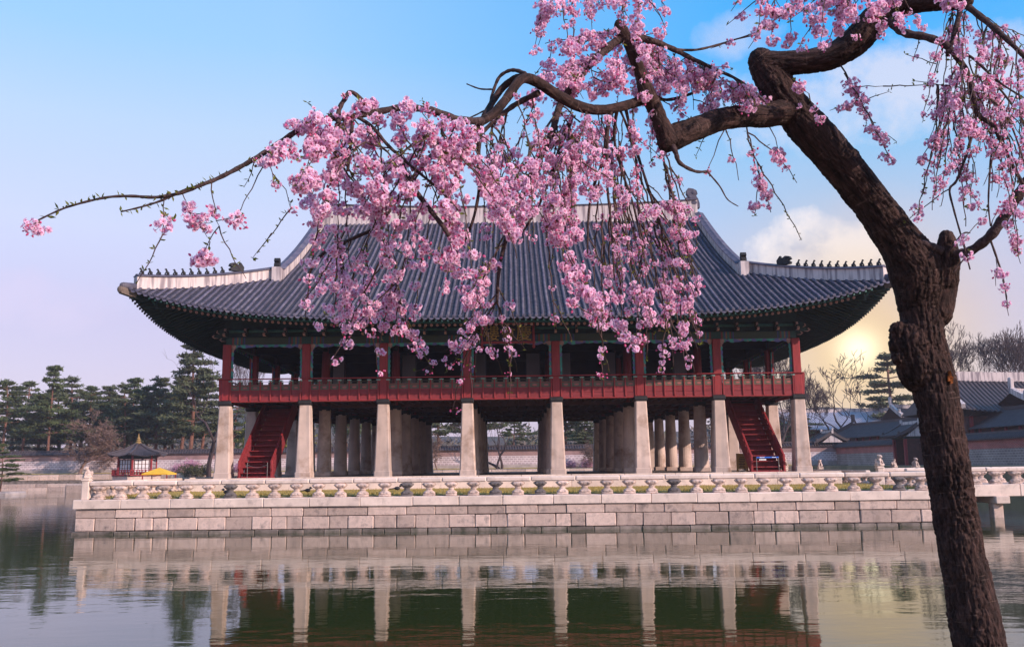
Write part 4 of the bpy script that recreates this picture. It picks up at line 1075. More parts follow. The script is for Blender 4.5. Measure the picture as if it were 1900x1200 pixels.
# long north wall
YN = 150.5
nw = thing('palace_wall', (-40, YN, 2.4), 'long pale brick palace wall with dark tiled coping beyond the pond', 'wall')
ZN = 2.62; zt2 = P(300, 842.5, YN).z
zb1 = P(300, 853, YN).z
obj('footing', MB().box((-35, YN - .05, ZN - .1), (240, 1.0, 1.2)), M['rubble'], nw)
obj('brickwork', MB().box((-35, YN, (ZN + .5 + zb1) / 2), (240, .8, zb1 - ZN - .5)), M['brick_pale'], nw)
obj('red_band', MB().box((-35, YN, (zb1 + zt2) / 2 + .002), (240, .84, zt2 - zb1)), M['brick_red'], nw)
tiled_cap((-155, YN), (85, YN), zt2, 1.5, .62, .42, nw)
# east wall, running away from us
XE = 52.5
ew = thing('palace_wall', (XE, 100, 2.35), 'palace wall of grey brick with a red brick band, running back on the right', 'wall')
zE0 = 2.35
zA_ = 4.12; zB_ = 5.10
for (y0, y1) in ((80, 118.2), (121.8, 150.2), (153.8, 172)):
    obj('brickwork', MB().box((XE, (y0 + y1) / 2, (zE0 + zA_) / 2 - .1), (.8, y1 - y0, zA_ - zE0 + .2)), M['brick_grey_y'], ew)
    obj('red_band', MB().box((XE, (y0 + y1) / 2, (zA_ + zB_) / 2), (.83, y1 - y0, zB_ - zA_)), M['brick_red_y'], ew)
    tiled_cap((XE, y0), (XE, y1), zB_, 1.7, .70, .40, ew)
# roofed gates in the wall
def gate(y, label):
    g_ = thing('palace_gate', (XE, y, zE0), label, 'gate', 'gates in the east wall'); hg = 3.35; w = 3.4; x0 = XE - 2.6
    for s in (-1, 1):
        obj('side_wall', MB().box((XE - 1.1, y + s * w / 2, zE0 + hg / 2), (3.0, .18, hg)).box((XE - 1.1, y + s * (w / 2 + .1), zE0 + hg * .55), (3.0, .06, .16)), M['red_dark'], g_, origin=(XE, y + s * w / 2, zE0))
        obj('post', MB().box((x0, y + s * w / 2, zE0 + hg / 2), (.36, .36, hg), ch=.03), M['red'], g_, origin=(x0, y + s * w / 2, zE0))
        obj('door', MB().box((XE - .3, y + s * w / 4, zE0 + hg / 2 - .1), (.1, w / 2 - .2, hg - .3)), M['red'], g_, origin=(XE, y + s * w / 4, zE0))
    obj('lintel', MB().box((XE - 1.1, y, zE0 + hg + .15), (3.5, w + .7, .3)), M['teal_dark'], g_)
    z0 = zE0 + hg + .3; y0, y1 = y - w / 2 - 1.0, y + w / 2 + 1.0; xc = XE - 1.1; rh = 1.5; hw_ = 3.0
    sec = [(-hw_, .0), (-hw_ * .55, rh * .40), (0, rh), (hw_ * .55, rh * .40), (hw_, .0)]; mb = MB()
    mb.grid([[(xc + dx, yy, z0 + dz) for dx, dz in sec] for yy in (y0, y1)]); mb.grid([[(xc + dx, yy, z0 + dz - .18) for dx, dz in reversed(sec)] for yy in (y0, y1)])
    for yy in (y0, y1): mb.add([(xc + dx, yy, z0 + dz) for dx, dz in sec] + [(xc + dx, yy, z0 + dz - .18) for dx, dz in reversed(sec)], [tuple(range(10))])
    for k in range(12):
        yy = y0 + (y1 - y0) * (k + .5) / 12
        for sg in (0, 2): mb.tube([(xc + dx, yy, z0 + dz + .04) for dx, dz in sec[sg:sg + 3]], .14, 6)
    obj('roof', mb, M['tile_far'], g_)
    for yy in (y0 + .2, y1 - .2):
        vg = MB()
        for a, b in zip(sec, sec[1:]): vg.beam((xc + a[0] * .9, yy, z0 + a[1] + .22), (xc + b[0] * .9, yy, z0 + b[1] + .22), .28, .28)
        obj('verge', vg.box((xc - hw_ * .85, yy, z0 + .5), (.25, .3, .35), ch=.05).box((xc + hw_ * .85, yy, z0 + .5), (.25, .3, .35), ch=.05), M['tile_far'], g_, origin=(xc, yy, z0))
        obj('gable', MB().prism([(xc - hw_ * .55, yy, z0), (xc + hw_ * .55, yy, z0), (xc, yy, z0 + rh * .85)], (0, .05, 0)), M['plaster'], g_, origin=(xc, yy, z0))
    obj('ridge', MB().beam((xc, y0 - .05, z0 + rh + .2), (xc, y1 + .05, z0 + rh + .2), .32, .5).box((xc, y0, z0 + rh + .55), (.3, .25, .4), ch=.06).box((xc, y1, z0 + rh + .55), (.3, .25, .4), ch=.06), M['plaster'], g_)
gate(152.0, 'smaller dark red roofed gate just right of the right front pillar')
gate(120.0, 'dark red roofed gate in the brick wall touching the left edge of the cherry trunk')
# halls behind the east wall
def hall(name, label, x0, x1, yf_, yr, ze, zr_, rows, wall_h=2.5, white=True, hip=0.0, wallm='red_dark', rise=.35, pl=.55, rot=0.0, tm='tile_far'):
    t_ = thing(name, ((x0 + x1) / 2, yr, 2.4), label, 'hall')
    mb = MB(); yb = 2 * yr - yf_; n = 24; g1 = []; 
    def zz(u, v):                                           # u along, v 0 eave..1 ridge: concave, eaves lifting to the ends
        s = abs(u - .5) * 2; return ze + (zr_ - ze) * (v * .82 + .18 * v * v) + rise * s ** 3 * (1 - v * .5)
    for v in (0, .25, .5, .75, 1):
        row = []
        for k in range(n + 1):
            u = k / n; inset = hip * v; xx = x0 + inset + (x1 - x0 - 2 * inset) * u; row.append((xx, yf_ + (yr - yf_) * v, zz(u, v)))
        g1.append(row)
    mb.grid(g1); mb.grid([[(p[0], 2 * yr - p[1], p[2]) for p in r_] for r_ in reversed(g1)])
    for k in range(rows):
        u = (k + .5) / rows; V = []; r = (x1 - x0) / rows * .30
        for v in (0, .25, .5, .75, 1):
            inset = hip * v; p = Vector((x0 + inset + (x1 - x0 - 2 * inset) * u, yf_ + (yr - yf_) * v, zz(u, v)))
            for q in range(5): an = pi * q / 4; V.append(p + Vector((math.cos(an) * r, 0, math.sin(an) * r)))
        mb.add(V, [(i * 5 + j, i * 5 + j + 1, i * 5 + j + 6, i * 5 + j + 5) for i in range(4) for j in range(4)] + [(0, 1, 2, 3, 4)])
    if hip:
        for s, xx in ((0, x0), (1, x1)): mb.add([(xx, yf_, zz(s, 0)), (xx, yb, zz(s, 0)), (xx + (hip if s == 0 else -hip), yr, zz(s, 1))], [(0, 1, 2)])
    obj('roof', mb, M[tm], t_)
    rg = MB()
    for k in range(n):
        xa, xb = x0 + hip + (x1 - x0 - 2 * hip) * k / n, x0 + hip + (x1 - x0 - 2 * hip) * (k + 1) / n
        za, zb_ = zz(k / n, 1), zz((k + 1) / n, 1); rg.prism([(xa, yr - .3, za - .1), (xb, yr - .3, zb_ - .1), (xb, yr - .3, zb_ + pl), (xa, yr - .3, za + pl)], (0, .6, 0))
    obj('ridge', rg, M['plaster'] if white else M['tile_far'], t_)
    sd_ = MB()
    for s, xx in ((1, x0), (-1, x1)):
        pts = [Vector((xx + s * (hip * v + .15), yf_ + (yr - yf_) * v, zz(0, v) + .3)) for v in (.0, .25, .5, .75, 1)]
        for a, b in zip(pts, pts[1:]): sd_.beam(a, b, .5, .65)
        sd_.box((pts[-1].x, yr, pts[-1].z + .8), (.5, .6, 1.4), ch=.1).box((pts[1].x, pts[1].y, pts[1].z + .5), (.45, .5, .7), ch=.1)
    obj('side_ridge', sd_, M['plaster'] if white else M['tile_far'], t_)
    obj('wall', MB().box(((x0 + x1) / 2, yr, (2.4 + ze) / 2), (x1 - x0 - 3, (yr - yf_) * 1.5, ze - 2.4)), M[wallm], t_)
    fr = MB(); k = x0 + 2
    while k < x1 - 1.5: fr.box((k, yr - (yr - yf_) * .76, (2.4 + ze) / 2), (.4, .3, ze - 2.4)); k += 3
    obj('pillars', fr, M['red'], t_); t_.rotation_euler.z = rot; return t_
def Z_(px, py, yy): return P(px, py, yy).z
hall('palace_hall', 'large palace hall with a white ridge rising over the wall right of the cherry trunk', P(1742, 740, 118).x, P(1742, 740, 118).x + 40, 112, 121, Z_(1830, 770, 112), Z_(1830, 708, 121), 66, rise=.8, hip=1.0, pl=1.15)
M['tile_glare'] = mat('glare_tile', (.40, .37, .43), .6, .2, 1.5)  # sun glare on the far hall roof, put into the tile's base colour
hall('palace_corridor', 'long low palace corridor with a plain grey roof, right of the cherry trunk', 60 - 19, 60 + 19, 99 - 4, 99, 6.65, 8.95, 120, white=False, rise=.0, pl=.3, rot=-pi / 2, tm='tile_far')
hall('palace_corridor', 'low tiled corridor behind the wall between the pavilion and the cherry trunk', 60 - 19.5, 60 + 19.5, 145.5 - 4, 145.5, 6.75, 9.1, 110, white=False, rise=.4, pl=.3, rot=-pi / 2, hip=1.5)
hall('palace_hall', 'hall with a pale glaring roof under the low sun', P(1440, 780, 185).x, P(1650, 780, 185).x, 178, 188, Z_(1560, 797, 178), Z_(1560, 764, 188), 50, hip=.5, rise=.6, tm='tile_glare')
hall('palace_hall', 'small tiled hall half hidden behind the left edge of the cherry trunk', P(1652, 770, 172).x, P(1790, 770, 172).x, 167, 172, Z_(1690, 780, 167), Z_(1690, 757, 172), 36, rise=.6)
hall('palace_hall', 'tiled hall at the right edge in front of the large white-ridged hall', P(1868, 745, 112).x, P(1868, 745, 112).x + 18, 107, 111, Z_(1890, 757, 107), Z_(1890, 733, 111), 34, rise=.7)
# hexagonal pavilion on the north bank
hx = P(255, 860, 132).x; hy = 132.0; hz0 = 1.2
hex_ = thing('hexagonal_pavilion', (hx, hy, hz0), 'small six-sided red pavilion with a dark roof and gilt finial across the pond', 'pavilion')
hze, hza = Z_(255, 846, hy - 3.4), Z_(255, 822, hy)
def hexp(r, k, z, off=0): a = pi / 3 * k + off; return Vector((hx + r * math.cos(a), hy + r * math.sin(a), z))
OF = pi / 2 + .12
rf = MB()
for k in range(6):
    a0, a1 = hexp(4.1, k, hze + .25, OF), hexp(4.1, k + 1, hze + .25, OF); ap = Vector((hx, hy, hza)); m0, m1 = hexp(1.9, k, hze + (hza - hze) * .42, OF), hexp(1.9, k + 1, hze + (hza - hze) * .42, OF)
    am = (a0 + a1) / 2 - Vector((0, 0, .3)); rf.add([a0, am, a1, m0, m1, ap], [(0, 1, 3), (1, 4, 3), (1, 2, 4), (3, 4, 5)])
    for q in range(1, 14):
        u = q / 14; e = a0.lerp(am, u * 2) if u < .5 else am.lerp(a1, u * 2 - 1); c = m0.lerp(m1, u); rf.tube([e + Vector((0, 0, .02)), c + Vector((0, 0, .04)), c.lerp(ap, .8)], [.10, .09, .05], 5)
    rf.tube([a0 + Vector((0, 0, .1)), m0 + Vector((0, 0, .16)), ap + Vector((0, 0, .1))], [.17, .16, .14], 6)
obj('roof', rf, M['tile_far'], hex_)
obj('finial', MB().lathe((hx, hy, hza - .1), [(.38, 0), (.42, .22), (.25, .35), (.34, .48), (.2, .62), (.25, .75), (.14, .9), (.09, 1.1), (.03, 1.5)], 10), M['finial'], hex_)
hw, hf = 2.55, hz0 + 1.15
for k in range(6):
    obj('post', MB().tube([hexp(hw, k, hz0, OF), hexp(hw, k, hze + .1, OF)], .17, 8), M['red'], hex_, origin=hexp(hw, k, hz0, OF))
    a0, a1 = hexp(hw, k, 0, OF), hexp(hw, k + 1, 0, OF); d = a1 - a0; rz = math.atan2(d.y, d.x); c = (a0 + a1) / 2
    if (c - Vector((hx, hy, 0))).y < .6:
        pw = obj('lattice_window', MB().box((c.x, c.y, (hf + .25 + hze - .45) / 2), (d.length - .5, .06, hze - .45 - hf - .25), rz=rz), M['lattice'], hex_, origin=(c.x, c.y, hf))
        lt = MB(); dn = d.normalized(); nrm = Vector((dn.y, -dn.x, 0))
        for q in range(5): p = a0 + d * (.12 + .76 * q / 4) + nrm * .05; lt.box((p.x, p.y, (hf + hze) / 2 - .1), (.09, .05, hze - hf - .6), rz=rz)
        for q in range(4): z = hf + .3 + (hze - hf - .8) * q / 3; p = c + nrm * .05; lt.box((p.x, p.y, z), (d.length - .5, .05, .05), rz=rz)
        obj('lattice', lt, M['red_dark'], pw, origin=(c.x, c.y, hf))
    b0, b1 = hexp(3.35, k, 0, OF), hexp(3.35, k + 1, 0, OF); rl = MB()
    for z, hh in ((hf + .6, .09), (hf + .25, .06), (hf - .1, .16)): rl.beam(b0 + Vector((0, 0, z)), b1 + Vector((0, 0, z)), .10, hh)
    for q in range(8): p = b0.lerp(b1, q / 8); rl.box((p.x, p.y, hf + .25), (.09, .09, .8))
    obj('railing', rl, M['red'], hex_, origin=(b0.x, b0.y, hf))
    obj('beam', MB().beam(a0 + Vector((0, 0, hze - .1)), a1 + Vector((0, 0, hze - .1)), .25, .4), M['teal_dark'], hex_, origin=(a0.x, a0.y, hze))
obj('floor', MB().lathe((hx, hy, hf - .25), [(3.3, 0), (3.3, .2)], 6), M['red_dark'], hex_)
obj('stone_base', MB().lathe((hx, hy, .2), [(3.2, 0), (3.2, 1.9)], 6), M['granite'], hex_)
# yellow canopy
cx_, cy_ = P(296, 870, 126).x, 126.0
cz, ca = Z_(296, 878, cy_), Z_(296, 867, cy_)
tent = thing('canopy', (cx_, cy_, 1.0), 'square yellow fabric canopy on red posts beside the six-sided pavilion', 'canopy')
cw = 1.72; V = [(cx_ - cw, cy_ - cw, cz), (cx_ + cw, cy_ - cw, cz), (cx_ + cw, cy_ + cw, cz), (cx_ - cw, cy_ + cw, cz), (cx_, cy_, ca), (cx_ - cw, cy_ - cw, cz - .16), (cx_ + cw, cy_ - cw, cz - .16), (cx_ + cw, cy_ + cw, cz - .16), (cx_ - cw, cy_ + cw, cz - .16)]
obj('canopy_cloth', MB().add(V, [(0, 1, 4), (1, 2, 4), (2, 3, 4), (3, 0, 4), (5, 6, 1, 0), (6, 7, 2, 1), (7, 8, 3, 2), (8, 5, 0, 3)]), M['yellow'], tent)
for sx in (-1, 1):
    for sy in (-1, 1): obj('post', MB().box((cx_ + sx * cw * .94, cy_ + sy * cw * .94, (1.0 + cz) / 2), (.12, .12, cz - 1.0)), M['red'], tent, origin=(cx_ + sx * cw, cy_ + sy * cw, 1))
# the little islet the six-sided pavilion stands on
obj('islet', MB().box((hx + 2, 131.5, .3), (18, 12, 1.8), ch=.2), M['granite'], kind='structure')

# ------------------------------------------------------------------ trees
M['pine_leaf'] = mat('pine_needles', (.088, .112, .045), .8, .45, .35, trans=.25, stain=((.085, .095, .035), .6, .5, .65, .8))
M['pine_leaf2'] = mat('pine_needles_grey', (.10, .115, .062), .8, .4, .35, trans=.25, stain=((.12, .12, .05), .6, .5, .65, .7))
M['pine_bark'] = mat('pine_bark', (.16, .075, .055), .9, .4, 1.5, .5, 6)
M['bark_far'] = mat('bare_bark', (.058, .038, .040), .9, .3, 2, .3, 8)
M['twig_red'] = mat('brownish_twigs', (.17, .105, .085), .9, .25, 1)
M['willow'] = mat('spring_leaves', (.30, .27, .05), .8, .3, .5, trans=.4)
M['shrub_pink'] = mat('pink_shrub', (.55, .30, .40), .8, .25, 2, trans=.3)
M['shrub'] = mat('shrub_leaves', (.10, .095, .045), .8, .4, 1.5, trans=.3)
def tufts(C, S, k, spread, rng, flat=.5, up_bias=.3):
    "needle tufts as slim triangles around centres C (n,3) of size S"
    C = np.repeat(C, k, 0); S = np.repeat(S, k)[:, None]; n = len(C)
    d = rng.normal(size=(n, 3)); d[:, 2] = d[:, 2] * flat + up_bias; d /= np.linalg.norm(d, axis=1)[:, None] + 1e-9
    o = C + rng.normal(size=(n, 3)) * S * spread * np.array([1, 1, .45])
    s = np.cross(d, rng.normal(size=(n, 3))); s /= np.linalg.norm(s, axis=1)[:, None] + 1e-9
    V = np.stack([o - s * S * .26, o + s * S * .26, o + d * S * 1.15], 1).reshape(-1, 3); return V
def tri_mesh(name, V, m_):
    me = bpy.data.meshes.new(name); n = len(V) // 3
    me.vertices.add(len(V)); me.vertices.foreach_set('co', V.astype(np.float32).ravel())
    me.loops.add(len(V)); me.loops.foreach_set('vertex_index', np.arange(len(V), dtype=np.int32))
    me.polygons.add(n); me.polygons.foreach_set('loop_start', np.arange(0, len(V), 3, dtype=np.int32)); me.materials.append(m_); me.update(); me.validate(); return me
def pine(seed, H, W_, tiers, base=.35, open_=1.0):
    r_ = random.Random(seed); rng = np.random.default_rng(seed); tr = MB()
    lean = r_.uniform(-.05, .05); pts = [Vector((H * lean * (t ** 1.5) + .25 * math.sin(t * 5 + seed), .2 * math.sin(t * 4 + seed), H * t)) for t in [k / 10 for k in range(11)]]
    tr.tube(pts, [H * .017 * (1 - .8 * k / 10) + .02 for k in range(11)], 8)
    C = []; S = []
    for i in range(tiers):
        t = base + (1 - base) * (i / (tiers - 1)) ** .9; z = H * t; k = min(int(t * 10), 9); c = pts[k].lerp(pts[k + 1], t * 10 - k)
        rad = W_ / 2 * (math.sin(min(1, (1 - t) / (1 - base) * 1.15 + .12) * pi / 2)) * r_.uniform(.5, 1.25)
        nb = r_.randint(2, 4); a0 = r_.uniform(0, 6.28)
        for b in range(nb):
            if r_.random() < .12 * open_: continue
            a = a0 + 6.28 * b / nb + r_.uniform(-.4, .4); ln = rad * r_.uniform(.55, 1.1); e = c + Vector((math.cos(a) * ln, math.sin(a) * ln, ln * r_.uniform(-.08, .16)))
            tr.tube([c, c.lerp(e, .5) + Vector((0, 0, .06 * ln)), e], [H * .006, H * .004, .015], 5)
            for q in range(max(2, int(ln / .55))):
                f = r_.uniform(.45, 1.1); p = c.lerp(e, f); pr = max(.5, ln * .34)
                for _ in range(8):
                    C.append((p.x + r_.gauss(0, pr * .55), p.y + r_.gauss(0, pr * .55), p.z + .10 + r_.gauss(0, .10))); S.append(r_.uniform(.28, .52))
    top = pts[-1]
    for _ in range(14): C.append((top.x + r_.gauss(0, .3), top.y + r_.gauss(0, .3), top.z + r_.gauss(0, .3))); S.append(.4)
    return mesh('trunk', tr, M['pine_bark']), np.array(C), np.array(S), rng
def pine_meshes(seed, H, W_, tiers, base, m_, k=10):
    tm, C, S, rng = pine(seed, H, W_, tiers, base); return tm, tri_mesh('crown', tufts(C, S, k, .42, rng), m_), H
PV = [pine_meshes(1, 15, 7.6, 11, .38, M['pine_leaf']), pine_meshes(2, 15, 8.6, 10, .42, M['pine_leaf']), pine_meshes(3, 15, 7.2, 12, .30, M['pine_leaf2']), pine_meshes(4, 15, 8.2, 9, .48, M['pine_leaf']), pine_meshes(9, 15, 9.5, 10, .36, M['pine_leaf2'])]
def put_tree(px, ytop, yy, v, label, zg=2.6, wscale=1.0, rz=None, name='pine_tree', cat='pine', group='pines behind the palace wall'):
    tm, cm, H = v; q = P(px, 860, yy); s = (P(px, ytop, yy).z - zg) / H
    t_ = thing(name, (q.x, yy, zg), label, cat, group); t_.rotation_euler.z = rz if rz is not None else R.uniform(0, 6.28); t_.scale = (s * wscale, s * wscale, s)
    for nm, me in (('trunk', tm), ('crown', cm)):
        o = bpy.data.objects.new(nm, me); COL.objects.link(o); o.parent = t_
    return t_
pl = [
 (6, 712, 166, 3, 'dark pine at the left edge of the picture with layered pads', 1.1), (40, 714, 178, 1, 'pine between the left edge and the tall pointed pine', 1.0),
 (89, 686, 166, 0, 'tall pointed pine rising highest over the left part of the palace wall', .85), (126, 706, 176, 4, 'broad pine just right of the tall pointed pine', 1.1),
 (165, 724, 172, 1, 'low pine behind the brownish bare tree', 1.1), (196, 722, 182, 2, 'slim pine just left of the six-sided pavilion roof', 1.1), (226, 718, 166, 4, 'pine standing over the gilt finial, on its left', 1.0),
 (243, 708, 176, 0, 'upright pine right above the gilt finial', 1.0), (272, 722, 170, 3, 'pine just right of the gilt finial', 1.0), (292, 706, 168, 2, 'tall dense pine above the yellow canopy', 1.1),
 (318, 712, 178, 1, 'dense pine just left of the tall open pine by the pavilion', 1.1), (349, 634, 160, 2, 'very tall open pine next to the left end of the pavilion', 1.0),
 (372, 690, 176, 4, 'broad pine behind the twisted bare tree', 1.1), (432, 742, 178, 1, 'dark pine seen between the first and second stone pillars', 1.0), (640, 700, 180, 0, 'pine seen under the floor between third and fourth pillars', 1.1),
 (815, 700, 185, 4, 'pine seen under the floor left of the middle opening', 1.0), (880, 706, 190, 1, 'pine seen in the left half of the middle opening', 1.0), (955, 760, 200, 3, 'hazy pine seen in the right half of the middle opening', 1.0),
 (1050, 735, 172, 4, 'bushy dark pine seen right of the middle opening', 1.7), (1085, 770, 158, 2, 'small yellowish pine at the wall right of the middle opening', 1.5), (545, 712, 186, 3, 'pine seen beside the left staircase', 1.1), (720, 700, 186, 2, 'pine seen between inner pillars left of the middle', 1.0)]
pl += [(22, 730, 192, 4, 'dark pine filling the gap behind the two leftmost pines', 1.5), (66, 738, 190, 2, 'low pine in the shade left of the tall pointed pine', 1.6), (108, 728, 194, 1, 'pine peering between the tall pointed pine and its broad right neighbour', 1.5),
 (148, 732, 196, 3, 'pine behind the crown top of the brownish bare tree', 1.6), (210, 738, 194, 4, 'low dark pine behind the left eave of the six-sided pavilion', 1.6), (258, 734, 196, 0, 'low pine directly behind the gilt finial', 1.7), (305, 736, 196, 1, 'low dark pine above the right edge of the yellow canopy', 1.6), (340, 726, 192, 3, 'broad pine behind the foot of the very tall open pine', 1.5)]
for px_, yt, yy, v, lab, ws in pl: put_tree(px_, yt, yy, PV[v], lab, wscale=ws)
put_tree(1662, 664, 186, PV[4], 'pine in the sun glow just left of the cherry trunk', zg=2.4, wscale=1.35, group=None)
put_tree(1488, 772, 176, PV[1], 'short spreading pine seen between the last two right pillars', zg=2.4, wscale=1.9, group=None)
sp_ = pine_meshes(12, 15, 13, 9, .25, M['pine_leaf'], 16)
put_tree(4, 826, 120, sp_, 'young pine reaching in from the left edge of the pond', zg=.2, wscale=1.0, rz=.6, group=None)
q = P(4, 905, 120); obj('islet', MB().box((q.x - 2, 120, -.2), (8, 5, 1.2), ch=.2), M['rubble'], kind='structure')
# bare trees
def bare(seed, H, spread, depth=7, m_=None, trunk_f=.25, gnarl=.25, upw=.35, nb=(2, 3), r0=None, lean=0.0, twigw=1.0, stems=1):
    r_ = random.Random(seed); tr = MB(); cr = MB()
    def grow(p, d, ln, rad, lv):
        pts = [p]; k = 3 if lv > 3 else 2; q = p
        for i in range(k):
            d = (d + Vector((r_.gauss(0, gnarl), r_.gauss(0, gnarl), r_.gauss(0, gnarl * .6)))).normalized(); q = q + d * (ln / k); pts.append(q)
        rr_ = [rad * (1 - .4 * i / k) for i in range(k + 1)]
        (tr if lv >= depth - 2 else cr).tube(pts, rr_, 7 if lv >= depth - 1 else 5 if lv > 3 else 3, cap=lv <= 1)
        if lv <= 0: return
        n = r_.randint(*nb)
        for i in range(n):
            a = r_.uniform(0, 6.28); t = Vector((math.cos(a), math.sin(a), 0)) * spread
            nd_ = (d * .8 + t * r_.uniform(.5, 1.1) + Vector((0, 0, upw))).normalized()
            grow(pts[-1] if i < 2 else pts[-2], nd_, ln * r_.uniform(.62, .86), max(.010 * twigw, rr_[-1] * (.78 if i == 0 else .6)), lv - 1)
    for q in range(stems):
        a = 6.28 * q / stems + .5; f = 0 if stems == 1 else .38
        grow(Vector((0, 0, 0)), Vector((lean + f * math.cos(a), f * math.sin(a), 1)).normalized(), H * trunk_f, r0 or H * .022, depth)
    top = max(p[2] for p in cr.v)
    return mesh('trunk', tr, m_ or M['bark_far']), mesh('crown', cr, m_ or M['bark_far']), top
BV = [bare(31, 12, .50, 8, upw=.42, twigw=1.7), bare(32, 12, .42, 8, upw=.5, twigw=1.7), bare(33, 12, .50, 8, gnarl=.2, upw=.4, twigw=1.7, stems=2)]
BG = bare(41, 12, .60, 7, M['bark_far'], .27, .22, .30, (2, 2), .24, twigw=2.8, stems=3)
BR_ = bare(51, 9, 1.0, 9, M['twig_red'], .22, .38, .05, (2, 3), .2, lean=-.15, twigw=1.9)
BT = bare(61, 12, .8, 6, M['bark_far'], .3, .45, .25, (2, 2), .26, lean=.08)
def put_bare(px, ytop, yy, v, label, zg, ws=1.0, rz=None, group=None, cat='tree'): return put_tree(px, ytop, yy, v, label, zg, ws, rz, 'bare_tree', cat, group)
put_bare(1572, 652, 172, BG, 'bare tree with curving limbs standing before the low sun', 2.4, 1.25, .4)
put_bare(1766, 584, 150, BV[0], 'bare tree just right of the cherry trunk above the hall roof', 2.4, .8, 1.0, 'bare trees behind the large hall')
put_bare(1826, 612, 160, BV[1], 'smaller bare tree, middle one of the three above the white ridge', 2.4, .8, 2.0, 'bare trees behind the large hall')
put_bare(1880, 588, 145, BV[2], 'wide bare tree at the right edge above the white ridge', 2.4, 1.0, 3.0, 'bare trees behind the large hall')
put_bare(1436, 640, 150, BV[1], 'bare tree seen through the upper right bay of the pavilion', 2.4, .8, .3)
put_bare(1400, 650, 165, BV[2], 'bare tree behind the right staircase, hazy through the upper bay', 2.4, .9, 1.3)
put_bare(1465, 735, 178, BR_, 'reddish bare tree seen between the last two stone pillars', 2.4, .8, 2.3)
put_bare(1505, 700, 170, BV[0], 'faint bare tree just right of the end pillar', 2.4, .7, 4.3)
put_bare(152, 758, 146.5, BR_, 'brownish spreading bare tree with a leaning trunk before the palace wall', 1.3, 1.05, .9)
put_bare(388, 652, 143, BT, 'tall twisted bare tree close to the left stone pillar', 1.3, .75, 1.9)
put_bare(920, 730, 147, BT, 'dark bare tree in the middle opening, left one of the pair', 1.8, .55, 2.6, 'pair of bare trees in the middle opening')
put_bare(931, 726, 147.5, BV[2], 'dark bare tree in the middle opening, right one of the pair', 1.8, .8, 5.0, 'pair of bare trees in the middle opening')
put_bare(455, 640, 170, BV[1], 'bare tree whose twigs show in the upper left bay', 2.4, .5, 5.2)
put_bare(810, 800, 147, BR_, 'reddish bare shrubby tree by the wall in the opening left of the middle', 1.9, .7, 3.2)
put_bare(1100, 815, 147, BR_, 'low reddish bare tree by the wall right of the middle opening', 1.9, .8, 4.4)
# leafy shrubs and the young willow
def shrub(seed, n, r, hgt, m_, size=.22):
    rng = np.random.default_rng(seed); u = rng.normal(size=(n, 3)); u /= np.linalg.norm(u, axis=1)[:, None]; u *= rng.random((n, 1)) ** .4
    C = u * np.array([r, r, hgt / 2]) * (1 + .35 * np.sin(u[:, :1] * 7 + seed)) + np.array([0, 0, hgt / 2]); S = rng.uniform(size * .6, size * 1.3, n)
    st = MB()
    for k in range(7): a = k * .9; st.tube([(0, 0, 0), (math.cos(a) * r * .3, math.sin(a) * r * .3, hgt * .4), (math.cos(a) * r * .6, math.sin(a) * r * .6, hgt * .8)], [.05, .03, .01], 5)
    return mesh('stem', st, M['bark_far']), tri_mesh('foliage', tufts(C, S, 5, .4, rng, 1.0, .0), m_)
def put_shrub(px, py, yy, me, sc, label, name='shrub', cat='shrub', zg=None):
    q = P(px, py, yy); t_ = thing(name, (q.x, yy, q.z if zg is None else zg), label, cat); t_.scale = (sc, sc, sc); t_.rotation_euler.z = R.uniform(0, 6)
    for nm, m2 in zip(('stem', 'foliage'), me): o = bpy.data.objects.new(nm, m2); COL.objects.link(o); o.parent = t_
SPK, SGR, SWI = shrub(3, 420, 1.6, 2.0, M['shrub_pink']), shrub(4, 700, 2.4, 1.7, M['shrub']), shrub(6, 1500, 2.6, 8, M['willow'], .4)
put_shrub(352, 876, 148, SPK, 1.0, 'pink flowering shrub by the wall right of the yellow canopy')
put_shrub(330, 879, 147, SPK, .8, 'lower pink shrub beside the yellow canopy post')
put_shrub(363, 883, 143, SGR, 1.0, 'rounded green shrub left of the first stone pillar')
put_shrub(445, 880, 147, SPK, .9, 'pink shrub seen behind the foot of the left staircase')
put_shrub(488, 830, 165, SWI, 1.25, 'young yellow-green willow behind the left staircase', 'willow_tree', 'willow', 2.5)
put_shrub(545, 835, 162, SWI, 1.1, 'yellow-green willow right of the left staircase', 'willow_tree', 'willow', 2.5)
put_shrub(1090, 872, 148, SPK, .9, 'pink shrub at the wall right of the middle opening')
put_shrub(1060, 873, 148.5, SPK, .8, 'purplish pink shrub beside the third pillar from the right')

# far-off wood closing the view behind the pines
rng = np.random.default_rng(77); n = 5200
C = np.stack([rng.uniform(-230, 230, n), rng.uniform(215, 262, n), np.zeros(n)], 1)
hh = 7.5 + 3.2 * np.sin(C[:, 0] * .13) + 2.2 * np.sin(C[:, 0] * .37 + 1) + 1.5 * np.sin(C[:, 0] * .9); C[:, 2] = 2 + rng.random(n) ** .8 * np.maximum(3, hh)
M['far_wood'] = mat('far_wood', (.115, .095, .085), .9, .4, .12, stain=((.085, .10, .055), .07, .5, .6, .9))
o = bpy.data.objects.new('distant_wood', tri_mesh('distant_wood', tufts(C, rng.uniform(.9, 1.9, n), 7, .8, rng, 1.0, .2), M['far_wood'])); COL.objects.link(o); o['kind'] = 'stuff'
